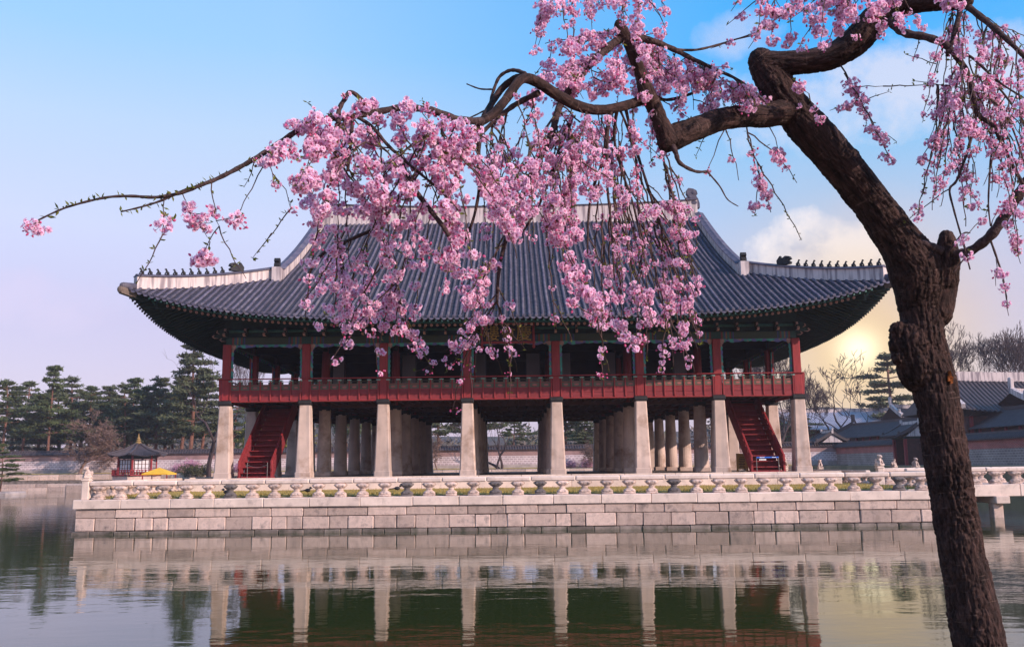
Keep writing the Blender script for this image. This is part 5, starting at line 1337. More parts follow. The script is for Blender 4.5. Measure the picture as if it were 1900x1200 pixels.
# ------------------------------------------------------------------ weeping cherry in the foreground
def bark_mat(name, c1, c2, deep, scale_v, lent=0.0):
    m_ = bpy.data.materials.new(name); m_.use_nodes = True
    nt = m_.node_tree; N = nt.nodes; L = nt.links; b = N['Principled BSDF']
    at = N.new('ShaderNodeAttribute'); at.attribute_name = 'bark'
    mp = N.new('ShaderNodeMapping'); mp.inputs['Scale'].default_value = (1, 1, scale_v); L.new(at.outputs['Vector'], mp.inputs[0])
    n1 = N.new('ShaderNodeTexNoise'); n1.inputs['Scale'].default_value = 42; n1.inputs['Detail'].default_value = 8; n1.inputs['Roughness'].default_value = .68; L.new(mp.outputs[0], n1.inputs['Vector'])
    n2 = N.new('ShaderNodeTexNoise'); n2.inputs['Scale'].default_value = 7; n2.inputs['Detail'].default_value = 4; L.new(at.outputs['Vector'], n2.inputs['Vector'])
    r = N.new('ShaderNodeValToRGB'); e = r.color_ramp.elements; e.new(.5)
    for k, (p, c) in enumerate(((.32, deep), (.5, c1), (.72, c2))): e[k].position = p; e[k].color = (*c, 1)
    L.new(n1.outputs[0], r.inputs[0])
    mx = N.new('ShaderNodeMix'); mx.data_type = 'RGBA'; mr = N.new('ShaderNodeMapRange'); mr.inputs[1].default_value = .45; mr.inputs[2].default_value = .7; mr.inputs[4].default_value = .5
    L.new(n2.outputs[0], mr.inputs[0]); L.new(mr.outputs[0], mx.inputs[0]); L.new(r.outputs[0], mx.inputs[6]); mx.inputs[7].default_value = (*deep, 1)
    out = mx.outputs[2]; hgt = n1.outputs[0]
    if lent:                                               # pale lenticels across the younger limbs
        m3 = N.new('ShaderNodeMapping'); m3.inputs['Scale'].default_value = (.35, .35, 2.6); L.new(at.outputs['Vector'], m3.inputs[0])
        n3 = N.new('ShaderNodeTexNoise'); n3.inputs['Scale'].default_value = 26; n3.inputs['Detail'].default_value = 3; L.new(m3.outputs[0], n3.inputs['Vector'])
        r3 = N.new('ShaderNodeMapRange'); r3.inputs[1].default_value = .62; r3.inputs[2].default_value = .70; r3.inputs[4].default_value = lent; L.new(n3.outputs[0], r3.inputs[0])
        m4 = N.new('ShaderNodeMix'); m4.data_type = 'RGBA'; L.new(r3.outputs[0], m4.inputs[0]); L.new(out, m4.inputs[6]); m4.inputs[7].default_value = (.22, .14, .12, 1); out = m4.outputs[2]
    L.new(out, b.inputs['Base Color']); b.inputs['Roughness'].default_value = .85; b.inputs['Specular IOR Level'].default_value = .2
    bp = N.new('ShaderNodeBump'); bp.inputs['Strength'].default_value = 1.0; bp.inputs['Distance'].default_value = .018; L.new(hgt, bp.inputs['Height']); L.new(bp.outputs[0], b.inputs['Normal'])
    return m_
M['bark'] = bark_mat('cherry_bark', (.040, .021, .019), (.105, .056, .048), (.008, .005, .005), .26, .30)
M['branch'] = bark_mat('cherry_branch_bark', (.075, .045, .045), (.13, .085, .085), (.030, .018, .020), 1.4, .5)
M['twig'] = mat('cherry_twig', (.075, .042, .040), .75, .35, 30, .3, 120)
def petal_mat():
    m_ = bpy.data.materials.new('petal'); m_.use_nodes = True
    nt = m_.node_tree; N = nt.nodes; L = nt.links; b = N['Principled BSDF']
    at = N.new('ShaderNodeAttribute'); at.attribute_name = 'tint'; at.attribute_type = 'GEOMETRY'
    oi = N.new('ShaderNodeObjectInfo'); tc = N.new('ShaderNodeTexCoord')
    hv = N.new('ShaderNodeHueSaturation'); n = N.new('ShaderNodeTexNoise'); n.inputs['Scale'].default_value = 45; L.new(tc.outputs['Object'], n.inputs['Vector'])
    mr = N.new('ShaderNodeMapRange'); mr.inputs[1].default_value = .3; mr.inputs[2].default_value = .7; mr.inputs[3].default_value = .88; mr.inputs[4].default_value = 1.08; L.new(n.outputs[0], mr.inputs[0])
    L.new(at.outputs['Color'], hv.inputs['Color']); L.new(mr.outputs[0], hv.inputs['Value'])
    L.new(hv.outputs[0], b.inputs['Base Color']); b.inputs['Roughness'].default_value = .6; b.inputs['Specular IOR Level'].default_value = .2
    t = N.new('ShaderNodeBsdfTranslucent'); L.new(hv.outputs[0], t.inputs[0]); ms = N.new('ShaderNodeMixShader'); ms.inputs[0].default_value = .5
    L.new(b.outputs[0], ms.inputs[1]); L.new(t.outputs[0], ms.inputs[2]); L.new(ms.outputs[0], N['Material Output'].inputs[0]); return m_
M['petal'] = petal_mat()
M['leaf'] = mat('young_leaf', (.16, .17, .03), .6, .35, 40, trans=.4, stain=((.22, .10, .03), 30, .5, .7, .5))
TB = P(1817, 1330, 5.6); TB.z = 1.30
cherry = thing('cherry_tree', TB, 'old dark-barked weeping cherry in pink blossom at the right, leaning over the pond', 'tree')
# heavy limbs: (x, y, depth, pixel radius)
LIMBS = [
 [(1842, 1420, 5.62, 54.6), (1832, 1300, 5.62, 48.4), (1818, 1200, 5.6, 44.9), (1800, 1100, 5.6, 40.5), (1780, 1000, 5.6, 38.3), (1764, 900, 5.6, 37.8), (1749, 800, 5.6, 37.8), (1733, 710, 5.6, 37.8), (1718, 640, 5.6, 36.1), (1707, 570, 5.6, 37.2), (1705, 520, 5.58, 42.8)],
 [(1702, 560, 5.6, 38), (1700, 505, 5.58, 50), (1668, 450, 5.55, 40), (1614, 372, 5.5, 36), (1560, 305, 5.45, 37), (1505, 243, 5.4, 38), (1462, 192, 5.4, 34), (1432, 145, 5.4, 33), (1412, 112, 5.38, 26)],
 [(1418, 118, 5.38, 27), (1450, 117, 5.35, 23.5), (1500, 114, 5.3, 23), (1548, 102, 5.25, 26), (1590, 74, 5.2, 29), (1622, 38, 5.15, 29), (1665, 12, 5.1, 26), (1720, -2, 5.0, 25), (1790, 2, 4.9, 18)],
 [(1470, 205, 5.4, 27), (1425, 214, 5.3, 23), (1380, 216, 5.2, 22), (1330, 224, 5.1, 22), (1285, 241, 5.0, 23), (1250, 255, 4.95, 25), (1238, 264, 4.92, 20)],
 [(1240, 262, 4.92, 21), (1229, 235, 4.9, 17), (1214, 200, 4.88, 16), (1200, 172, 4.85, 16), (1190, 142, 4.85, 12), (1177, 105, 4.82, 12), (1163, 72, 4.8, 12), (1150, 50, 4.78, 12), (1148, 44, 4.78, 9)],
 [(1202, 180, 4.85, 12), (1168, 194, 4.8, 9.5), (1118, 204, 4.7, 10), (1078, 199, 4.6, 10.5), (1038, 179, 4.5, 11), (1004, 157, 4.4, 11), (980, 146, 4.35, 10.5), (964, 150, 4.3, 9.5), (948, 171, 4.25, 9.5), (932, 193, 4.2, 9), (912, 214, 4.15, 9), (892, 226, 4.1, 9)],
 [(978, 143, 4.36, 8), (956, 145, 4.42, 7), (932, 164, 4.45, 7), (914, 190, 4.4, 6.5), (898, 216, 4.2, 6.5)],
 [(1752, 520, 5.55, 26), (1756, 480, 5.52, 24), (1757, 450, 5.5, 17), (1756, 440, 5.5, 14)],
 [(1758, 505, 5.55, 22), (1748, 540, 5.58, 26), (1736, 580, 5.6, 30)],
 [(1570, 300, 5.44, 26), (1580, 290, 5.42, 16)], [(1528, 250, 5.4, 28), (1560, 268, 5.38, 15)],
]
def W3(p): return P(p[0], p[1], p[2])
SK = []                                                    # skeleton samples: position, axis, radius, arc length
def limb_pts(l, per=10):
    out = []
    for x, y, d, r in crom(l, per): out.append((P(x, y, d), r * d / F))
    return out
tb = MB()
for l in LIMBS:
    pr = limb_pts(l); tb.tube([p for p, _ in pr], [r for _, r in pr], 20)
    for p, r in ((pr[0]), (pr[-1])): tb.ball(p, r * .98, 14, 8)
    s = 0
    for k in range(len(pr)):
        a, b = pr[max(k - 1, 0)][0], pr[min(k + 1, len(pr) - 1)][0]
        if k: s += (pr[k][0] - pr[k - 1][0]).length
        SK.append((pr[k][0], (b - a).normalized(), pr[k][1], s + len(SK) * 0))
tb.ball(P(1697, 640, 5.6), (.150, .12, .175), 20, 12); tb.ball(P(1706, 680, 5.6), (.135, .12, .16), 20, 12)
for x, y, r in ((1671, 616, 20), (1668, 640, 19), (1672, 664, 18)): tb.ball(P(x, y, 5.57), (r * 5.6 / F, .05, r * 5.6 / F), 12, 8)
tmesh = remesh(tb, .0066, 4); tmesh.name = 'trunk'
nv = len(tmesh.vertices); VC = np.empty(nv * 3, np.float32); tmesh.vertices.foreach_get('co', VC); VC = VC.reshape(-1, 3).astype(float)
VN = np.empty(nv * 3, np.float32); tmesh.vertices.foreach_get('normal', VN); VN = VN.reshape(-1, 3).astype(float)
SP = np.array([list(s[0]) for s in SK]); SA = np.array([list(s[1]) for s in SK]); SR = np.array([s[2] for s in SK]); SS = np.array([s[3] for s in SK])
near = np.empty(nv, int)
for i in range(0, nv, 4000):
    D = np.linalg.norm(VC[i:i + 4000, None] - SP[None], axis=2) / SR[None] ** .6; near[i:i + 4000] = D.argmin(1)
rel = VC - SP[near]; ax = SA[near]; al = (rel * ax).sum(1); perp = rel - ax * al[:, None]
r_ = np.linalg.norm(perp, axis=1)[:, None] + 1e-6
BK = perp / r_ * np.minimum(r_, SR[near][:, None] * 1.3) + ax * (SS[near] + al)[:, None] * 0
ref = np.where(np.abs(ax[:, :1]) < .8, np.array([[1., 0, 0]]), np.array([[0, 1., 0]])); e1 = np.cross(ax, ref); e1 /= np.linalg.norm(e1, axis=1)[:, None]; e2 = np.cross(ax, e1)
u1, u2 = (perp * e1).sum(1), (perp * e2).sum(1)
BK = np.stack([u1, u2, SS[near] + al], 1)
disp = np.empty(nv)
for i in range(nv):
    b_ = BK[i]; rr_ = SR[near[i]]
    w = mnoise.noise(Vector((b_[0] * 9, b_[1] * 9, b_[2] * 5))) * .35
    f1 = mnoise.noise(Vector((b_[0] * 50 + w, b_[1] * 50, b_[2] * 9.0 + w)))
    f2 = mnoise.noise(Vector((b_[0] * 85 + 7, b_[1] * 85, b_[2] * 30 + w)))
    f3 = mnoise.noise(Vector((VC[i][0] * 7, VC[i][1] * 7, VC[i][2] * 7))); f4 = mnoise.noise(Vector((VC[i][0] * 70, VC[i][1] * 70, VC[i][2] * 45)))
    big = min(1, rr_ / .12); up_ = .6 + .4 * min(1, max(0, (2.9 - (VC[i][2] - 1.3)) / 1.0))
    disp[i] = big * up_ * (.55 + 1.1 * max(0, .5 + mnoise.noise(Vector((b_[0] * 6, b_[1] * 6, b_[2] * 2.2 + 9))))) * (.005 - .011 * max(0, 1 - abs(f1) * 3.6) - .007 * max(0, 1 - abs(f2) * 3.5) + .004 * f4) + .009 * f3 * big
VC2 = VC + VN * disp[:, None]
tmesh.vertices.foreach_set('co', (VC2 - np.array(TB)).astype(np.float32).ravel())
att = tmesh.attributes.new('bark', 'FLOAT_VECTOR', 'POINT'); att.data.foreach_set('vector', BK.astype(np.float32).ravel())
tmesh.materials.clear(); tmesh.materials.append(M['bark']); tmesh.polygons.foreach_set('use_smooth', [True] * len(tmesh.polygons)); tmesh.update()
to = bpy.data.objects.new('trunk', tmesh); COL.objects.link(to); to.parent = cherry; WL[to.name] = TB
# the pruned stump face and the broken orange heartwood on the trunk
M['cut'] = mat('cut_wood', (.16, .085, .060), .85, .3, 12, .4, 60)
M['heart'] = mat('broken_heartwood', (.30, .085, .02), .8, .3, 30)
c = P(1411, 206, 5.3 - .07); cu_ = MB(); n = 16
cu_.add([c + Vector((.030 * math.cos(2 * pi * k / n), -.012 - .004 * (k % 2), .036 * math.sin(2 * pi * k / n))) for k in range(n)] + [c + Vector((.046 * math.cos(2 * pi * k / n), .03, .052 * math.sin(2 * pi * k / n))) for k in range(n)] + [c + Vector((0, -.004, 0))], [(k, (k + 1) % n, n + (k + 1) % n, n + k) for k in range(n)] + [(2 * n, (k + 1) % n, k) for k in range(n)])
obj('pruning_scar', cu_, M['cut'], cherry, origin=c)
c = P(1761, 702, 5.475); sl = MB()
for k, (dx, dz, a) in enumerate(((-.004, .0, .3), (.004, .020, -.2), (.008, -.015, .8))):
    p = c + Vector((dx, 0, dz)); sl.prism([p + Vector((-.006, -.01, -.018)), p + Vector((.008, -.012, -.014)), p + Vector((.003 + .008 * math.sin(a), -.02, .026)), p + Vector((-.004, -.012, .012))], (0, .05, 0))
obj('broken_wood', sl, M['heart'], cherry, origin=c)

# branches: each its own piece; (points (x, y, depth), px radius start, end)
def bark_tube(name, pts, rad, parent, m_, seg=10):
    mb = MB(); mb.tube(pts, rad, seg); o = obj(name, mb, m_, parent, origin=pts[0], smooth=True)
    V = np.zeros((len(mb.v), 3)); s = 0
    for k in range(len(pts)):
        if k: s += (pts[k] - pts[k - 1]).length
        for j in range(seg): a = 2 * pi * j / seg; V[k * seg + j] = (math.cos(a) * rad[k], math.sin(a) * rad[k], s)
    at = o.data.attributes.new('bark', 'FLOAT_VECTOR', 'POINT'); at.data.foreach_set('vector', V.astype(np.float32).ravel()); return o
BRANCH = [
 # the long arching branch to the far left
 ([(895, 225, 4.1), (850, 222, 4.0), (800, 205, 3.95), (747, 200, 3.9), (700, 208, 3.85), (640, 218, 3.8), (600, 222, 3.75), (560, 238, 3.7), (520, 264, 3.66), (480, 290, 3.62), (440, 313, 3.6), (400, 333, 3.58), (371, 344, 3.56), (339, 357, 3.55), (291, 366, 3.53), (243, 364, 3.52), (200, 366, 3.51), (150, 377, 3.5), (110, 390, 3.49), (66, 411, 3.48)], 7.6, 1.6),
 ([(372, 345, 3.56), (340, 354, 3.55), (300, 372, 3.54), (262, 384, 3.53), (224, 393, 3.52)], 3.5, 1.4),
 ([(697, 212, 3.85), (655, 172, 3.8), (640, 184, 3.78), (629, 205, 3.77), (628, 230, 3.76)], 4, 5),
 ([(655, 212, 3.8), (652, 250, 3.79), (648, 290, 3.79), (645, 318, 3.79)], 3.5, 3),
 ([(655, 213, 3.8), (690, 235, 3.8), (722, 272, 3.82), (766, 311, 3.85), (815, 352, 3.9), (850, 390, 3.95)], 4, 2),
 ([(745, 300, 3.9), (765, 345, 3.88), (800, 392, 3.88), (822, 420, 3.88), (833, 438, 3.88)], 5, 4.2),
 ([(893, 226, 4.1), (872, 250, 4.12), (846, 262, 4.15), (800, 290, 4.2), (760, 340, 4.2), (735, 372, 4.2), (700, 420, 4.22), (660, 440, 4.25), (600, 470, 4.3), (566, 520, 4.3)], 7, 2.5),
 ([(893, 226, 4.1), (888, 280, 4.15), (890, 340, 4.2), (880, 400, 4.22), (862, 450, 4.25)], 5, 2),
 # from the left arc
 ([(975, 137, 4.36), (958, 131, 4.4), (943, 132, 4.42), (926, 144, 4.44), (915, 170, 4.45), (910, 190, 4.45)], 4, 3),
 ([(1000, 172, 4.42), (960, 192, 4.5), (935, 210, 4.5), (905, 236, 4.5), (880, 262, 4.5)], 6, 3.5),
 ([(915, 200, 4.5), (900, 205, 4.55), (882, 214, 4.6), (850, 228, 4.62)], 2, 1.2), ([(912, 166, 4.45), (890, 165, 4.5), (866, 156, 4.55)], 2, 1.2),
 # the branch that crosses down from the upper stub
 ([(1160, 70, 4.8), (1143, 77, 4.8), (1097, 117, 4.75), (1066, 154, 4.7), (1037, 200, 4.7), (1023, 250, 4.7), (993, 310, 4.68), (973, 353, 4.66), (958, 390, 4.66), (940, 440, 4.66), (926, 500, 4.66), (922, 560, 4.66)], 9, 3),
 ([(993, 312, 4.68), (1010, 270, 4.7), (1035, 235, 4.72)], 4, 2), ([(1062, 215, 4.7), (1030, 300, 4.72), (1000, 380, 4.7), (970, 430, 4.7)], 4, 2),
 # bundle of hanging branches under the arc
 ([(1133, 205, 4.72), (1127, 240, 4.75), (1118, 300, 4.8), (1100, 350, 4.8), (1092, 400, 4.8), (1090, 470, 4.8)], 4.5, 1.6),
 ([(1145, 203, 4.75), (1140, 260, 4.85), (1155, 320, 4.9), (1175, 380, 4.95), (1190, 450, 5.0), (1205, 520, 5.0)], 3.4, 1.3),
 ([(1160, 198, 4.8), (1175, 260, 5.0), (1200, 340, 5.05), (1222, 410, 5.1), (1246, 460, 5.1), (1262, 520, 5.1)], 3.4, 1.3),
 ([(1150, 203, 4.78), (1165, 240, 4.9), (1180, 300, 5.0), (1183, 380, 5.05), (1190, 440, 5.1)], 2.7, 1.1),
 ([(1128, 230, 4.75), (1126, 330, 4.8), (1134, 420, 4.82), (1140, 520, 4.85)], 3.2, 1.4),
 # right of the upper stub
 ([(1172, 68, 4.8), (1210, 76, 4.85), (1250, 92, 4.9), (1290, 112, 4.95), (1330, 130, 5.0), (1375, 152, 5.05), (1420, 190, 5.1)], 7, 1.6),
 ([(1250, 92, 4.9), (1290, 93, 4.95), (1330, 84, 5.0), (1370, 72, 5.0), (1404, 65, 5.0)], 3, 1.3),
 ([(1190, 160, 4.88), (1230, 185, 5.1), (1280, 175, 5.2), (1340, 150, 5.3), (1400, 170, 5.4)], 4, 1.4),
 ([(1245, 262, 4.9), (1254, 284, 4.88), (1262, 303, 4.9), (1290, 318, 5.0), (1312, 318, 5.05)], 6, 2.0), ([(1312, 318, 5.05), (1335, 345, 5.1), (1350, 370, 5.1), (1370, 383, 5.1)], 1.8, .9),
 # branch off the top right limb
 ([(1640, 22, 5.12), (1662, 50, 5.06), (1684, 63, 5.0), (1722, 70, 4.95), (1760, 88, 4.9), (1790, 128, 4.9), (1804, 170, 4.9), (1812, 208, 4.9), (1840, 232, 4.88), (1860, 265, 4.86), (1875, 300, 4.86), (1900, 345, 4.86)], 9, 3),
 ([(1812, 208, 4.9), (1806, 240, 4.9), (1792, 290, 4.9), (1775, 335, 4.9), (1762, 352, 4.9), (1770, 390, 4.9), (1784, 440, 4.9), (1800, 500, 4.9)], 3.4, 1.3),
 ([(1785, 5, 4.9), (1770, 65, 4.92), (1757, 105, 4.95)], 6, 3), ([(1790, 8, 4.9), (1830, 40, 4.85), (1870, 75, 4.8), (1905, 110, 4.8)], 7, 4),
 ([(1755, 95, 4.9), (1800, 105, 4.85), (1850, 150, 4.8), (1905, 185, 4.8)], 3.5, 1.5), ([(1805, 140, 4.9), (1850, 160, 4.9), (1910, 240, 4.9)], 3, 1.5),
 ([(1812, 172, 4.9), (1845, 190, 4.9), (1875, 230, 4.9), (1900, 300, 4.9)], 3, 1.4), ([(1850, 258, 4.87), (1840, 285, 4.87), (1836, 330, 4.87), (1834, 380, 4.87), (1838, 420, 4.87)], 2.6, 1.3),
 ([(1800, 165, 4.9), (1775, 195, 4.9), (1760, 225, 4.9), (1745, 255, 4.9)], 2.6, 1.3),
 # lower right branch from the stub
 ([(1752, 470, 5.5), (1776, 470, 5.45), (1800, 466, 5.4), (1835, 440, 5.3), (1862, 405, 5.25), (1885, 368, 5.2), (1912, 330, 5.15)], 8, 11), ([(1692, 448, 5.5), (1720, 455, 5.45), (1745, 466, 5.48)], 7, 9),
 ([(1835, 438, 5.3), (1850, 480, 5.3), (1862, 520, 5.3), (1870, 572, 5.3)], 2.4, 1.1), ([(1760, 468, 5.45), (1785, 435, 5.4), (1800, 432, 5.4)], 2.4, 1.2),
 ([(1800, 468, 5.4), (1785, 485, 5.4), (1770, 505, 5.4)], 2, 1),
]
TW = []                                                    # strands that carry blossom
for pts, r0, r1 in BRANCH:
    c_ = crom(pts, 6); w3 = [P(*q) for q in c_]; n = len(w3)
    rad = [(r0 + (r1 - r0) * k / (n - 1)) * c_[k][2] / F * (1 + .10 * math.sin(k * 1.7)) for k in range(n)]
    bark_tube('branch', w3, rad, cherry, M['branch'] if max(r0, r1) > 3 else M['twig'], 12 if max(r0, r1) > 5 else 8)
# hanging twigs: (x0, y0, x1, y1, depth, bend, blossom density, first fraction with blossom)
S_ = []
def st(x0, y0, x1, y1, d, bend=.6, den=.7, f0=.2, sz=1.0, tip=.0): S_.append((x0, y0, x1, y1, d, bend, den, f0, sz, tip))
# far left sprays
st(392, 340, 405, 420, 3.55, .3, .15, .5); st(405, 415, 456, 516, 3.55, .4, .0, .5, 1, 1); st(403, 420, 372, 478, 3.55, .5, .9, .35); st(412, 405, 452, 402, 3.5, .5, 1.2, .3, 1.05)
st(306, 367, 302, 432, 3.54, .5, .5, .5); st(302, 430, 251, 528, 3.54, .4, .0, .9, 1, 1); st(338, 358, 352, 395, 3.55, .4, .9, .5); st(306, 395, 325, 405, 3.54, .5, .9, .3); st(352, 400, 384, 440, 3.55, .5, .0, .5, 1, 1); st(360, 392, 395, 400, 3.55, .5, .9, .3, .8)
st(505, 275, 438, 402, 3.62, .45, .35, .8); st(496, 288, 512, 350, 3.62, .3, .5, .6); st(525, 262, 500, 296, 3.62, .5, 1.5, .1); st(540, 268, 556, 292, 3.64, .4, 1.2, .2); st(600, 240, 566, 335, 3.68, .6, 1.6, .3, 1.1); st(625, 228, 548, 345, 3.7, .5, .8, .2)
st(500, 330, 540, 385, 3.62, .7, .5, .8); st(480, 300, 455, 345, 3.62, .4, .1, .6, 1, 1); st(600, 380, 476, 470, 3.75, .45, .12, .9, 1, 1); st(530, 455, 470, 478, 3.75, .5, .0, .9, .8, 1)
st(70, 409, 58, 424, 3.48, .5, 6.5, .3, .75); st(74, 408, 66, 428, 3.48, .5, 4.5, .5, .7)
for a in ((505, 272, 500, 300, 3.0), (520, 265, 505, 290, 2.5), (545, 250, 575, 225, 3.0), (560, 240, 590, 212, 2.5), (575, 235, 575, 265, 3.0), (490, 290, 478, 300, 1.5), (565, 300, 575, 330, 2.5), (560, 320, 550, 350, 2.5), (575, 335, 560, 350, 2.0), (440, 395, 442, 412, 3.0), (432, 380, 448, 400, 2.0), (386, 455, 384, 486, 2.0), (536, 365, 540, 382, 2.0), (318, 395, 322, 410, 2.0), (345, 400, 362, 412, 2.5), (375, 408, 395, 412, 1.5), (300, 400, 306, 412, 1.5), (600, 235, 610, 270, 2.0), (640, 225, 620, 260, 2.0)): st(a[0], a[1], a[2], a[3], 3.62, .5, a[4], .2, .95)
# crest of the arch
for x in range(560, 900, 22):
    st(x, 205 + abs(x - 680) * .06, x + R.uniform(-30, 30), 205 + R.uniform(10, 75), R.uniform(3.65, 4.1), .5, 1.5, .0, 1.05)
for x, y in ((585, 190), (612, 200), (640, 172), (668, 186), (690, 182), (705, 196), (730, 205), (765, 190), (785, 186), (800, 196), (825, 205), (850, 215)): st(x, y + 14, x + R.uniform(-14, 14), y, 3.85, .5, 2.0, .0)
# near mass: strands fall from the arch to the lower left and middle
for k in range(46):
    x0 = R.uniform(610, 895); y0 = 222 + R.uniform(0, 60); t = R.random()
    x1 = x0 + R.gauss(-12, 95); x1 = max(560, min(960, x1)); y1 = R.uniform(300, 520)
    if x1 < 640: y1 = min(y1, 420)
    st(x0, y0, x1, y1, R.uniform(3.7, 4.3), R.uniform(.4, .75), R.uniform(.4, 1.0), .15)
for x0, y0, x1, y1, d, den in (
    (600, 390, 565, 590, 4.2, .8), (610, 420, 620, 610, 4.3, .5), (640, 420, 548, 580, 4.3, .7), (690, 430, 650, 520, 4.3, .9), (640, 470, 640, 600, 4.5, .2), (700, 470, 610, 686, 4.5, .45), (720, 500, 700, 660, 4.7, .8), (690, 540, 702, 690, 4.8, .5),
    (760, 470, 720, 580, 4.6, .8), (770, 520, 745, 610, 4.5, .9), (700, 560, 660, 600, 4.6, .9), (740, 520, 640, 640, 4.6, .6), (800, 540, 780, 670, 5.0, .9), (820, 560, 800, 690, 5.2, 1.0), (850, 560, 830, 690, 5.2, 1.0), (840, 580, 870, 680, 5.2, .9), (880, 560, 850, 650, 5.1, .9), (830, 600, 770, 690, 5.2, .8), (860, 620, 836, 770, 5.2, .15),
    (900, 600, 880, 690, 5.2, .35), (925, 560, 890, 640, 5.0, .5), (900, 600, 930, 690, 5.2, .5), (930, 560, 960, 690, 5.2, .55), (945, 600, 975, 650, 5.2, .5), (950, 640, 946, 740, 5.2, .12), (880, 660, 876, 745, 5.2, .05), (924, 560, 950, 700, 5.1, .05),
    (900, 420, 820, 540, 4.3, 1.0), (910, 440, 860, 560, 4.4, 1.0), (940, 420, 900, 520, 4.5, .9), (900, 500, 860, 600, 4.8, .7)): st(x0, y0, x1, y1, d, R.uniform(.35, .65), den * 1.1, .15, .95)
for k in range(30):
    x0 = R.uniform(600, 960); y0 = R.uniform(420, 560); x1 = x0 + R.gauss(-8, 40); y1 = y0 + R.uniform(60, 150)
    lim = 690 if x1 > 745 else 610 + (x1 - 600) * .2
    st(x0, y0, max(555, x1), min(lim, y1), R.uniform(4.4, 5.2), R.uniform(.4, .6), R.uniform(.55, 1.0), .15, .92)
# middle mass
for k in range(66):
    x0 = R.uniform(900, 1100); y0 = R.uniform(150, 300) if x0 < 1000 else R.uniform(190, 300); x1 = x0 + R.gauss(0, 60); y1 = y0 + R.uniform(70, 220)
    if x1 < 900: x1 = 900 + R.uniform(0, 30)
    st(x0, y0, x1, y1, R.uniform(4.3, 4.9), R.uniform(.4, .7), R.uniform(.5, .95), .15, .95)
for x0, y0, x1, y1, d, den in ((1010, 380, 1050, 500, 4.5, 1.2), (1020, 400, 1080, 540, 4.5, 1.4), (1040, 450, 1120, 590, 4.4, 1.6), (1030, 470, 1060, 560, 4.5, 1.5), (1070, 520, 1130, 600, 4.5, 1.5), (1060, 560, 1180, 640, 4.7, .5), (1020, 420, 1030, 600, 4.8, .3), (1030, 560, 1060, 630, 4.8, .1), (1110, 590, 1130, 690, 4.9, .1),
    (1090, 440, 1150, 560, 4.9, .6), (1000, 330, 1020, 420, 4.5, 1.3), (930, 330, 1000, 400, 4.4, 1.2), (870, 300, 960, 440, 4.3, 1.2)): st(x0, y0, x1, y1, d, R.uniform(.4, .6), den, .1)
for k in range(30):
    x0 = R.uniform(1040, 1235); y0 = R.uniform(180, 260); st(x0, y0, x0 + R.gauss(0, 30), y0 + R.uniform(10, 110), R.uniform(4.75, 5.1), .5, R.uniform(.6, 1.2), .1, .92)
# above the arc
for x0, y0, x1, y1, den in ((1150, 60, 1010, 80, .7), (1120, 95, 1040, 130, 1.2), (1100, 115, 1010, 135, 1.0), (1140, 80, 1075, 75, 1.2), (1130, 100, 1090, 110, 1.2), (1090, 125, 1060, 170, 1.1), (1160, 70, 1130, 140, .9), (1080, 140, 1040, 150, 1.0), (1180, 120, 1110, 170, .8), (1170, 70, 1230, 60, .9), (1180, 75, 1215, 130, 1.0), (1060, 150, 990, 180, .6), (1000, 150, 960, 230, .6)): st(x0, y0, x1, y1, 4.75, .5, den * 1.7, .05, .97)
# cloud of blossom right of the upper stub
for k in range(72):
    t = R.random(); x0 = 1180 + 220 * t; y0 = 72 + 90 * t + R.uniform(-5, 10); x1 = x0 + R.gauss(15, 30); y1 = y0 + R.uniform(25, 120) * (1 - .45 * t)
    st(x0, y0, x1, min(y1, 205 if x1 > 1215 else 230), R.uniform(4.9, 5.4), .6, R.uniform(.7, 1.2), .05, .95)
for x, y in ((1390, 180), (1350, 120), (1410, 195), (1300, 120), (1330, 200), (1270, 215)): st(x - 30, y - 12, x + 12, y + 6, 5.3, .5, .9, .1, .9)
# right hanging strands
for k in range(46):
    x0 = R.uniform(1110, 1240); y0 = R.uniform(250, 440); x1 = x0 + (x0 - 1120) * .55 + R.uniform(-10, 60); y1 = y0 + R.uniform(90, 320); x1 = min(x1, 1295)
    st(x0, y0, x1, y1, R.uniform(4.9, 5.6), R.uniform(.35, .6), R.uniform(.25, .7), .2, .9)
for x0, y0, x1, y1, den in ((1210, 420, 1165, 590, .6), (1220, 430, 1230, 600, .8), (1190, 480, 1180, 640, .9), (1230, 500, 1250, 640, .9), (1250, 470, 1275, 670, .8), (1270, 520, 1300, 640, .6), (1200, 540, 1200, 665, .8), (1160, 560, 1150, 630, .8), (1250, 600, 1290, 690, .7), (1240, 560, 1225, 690, .6), (1190, 570, 1215, 620, 1.0), (1150, 520, 1140, 600, .5), (1230, 360, 1290, 470, .6), (1215, 330, 1260, 400, .8), (1230, 300, 1270, 345, .9)): st(x0, y0, x1, y1, 5.1, .5, den * 1.15, .2, .92)
# under the left limb
st(1380, 238, 1432, 395, 5.3, .4, .9, .35); st(1390, 240, 1420, 360, 5.3, .5, 1.0, .4); st(1412, 300, 1488, 446, 5.3, .5, .0, .5, 1, .6); st(1400, 245, 1480, 340, 5.3, .6, .7, .3); st(1420, 238, 1450, 290, 5.35, .5, .9, .2); st(1345, 240, 1372, 335, 5.2, .5, .55, .6); st(1340, 240, 1312, 320, 5.2, .5, .35, .3); st(1325, 240, 1290, 290, 5.2, .5, .2, .2); st(1410, 330, 1400, 400, 5.3, .5, .9, .2)
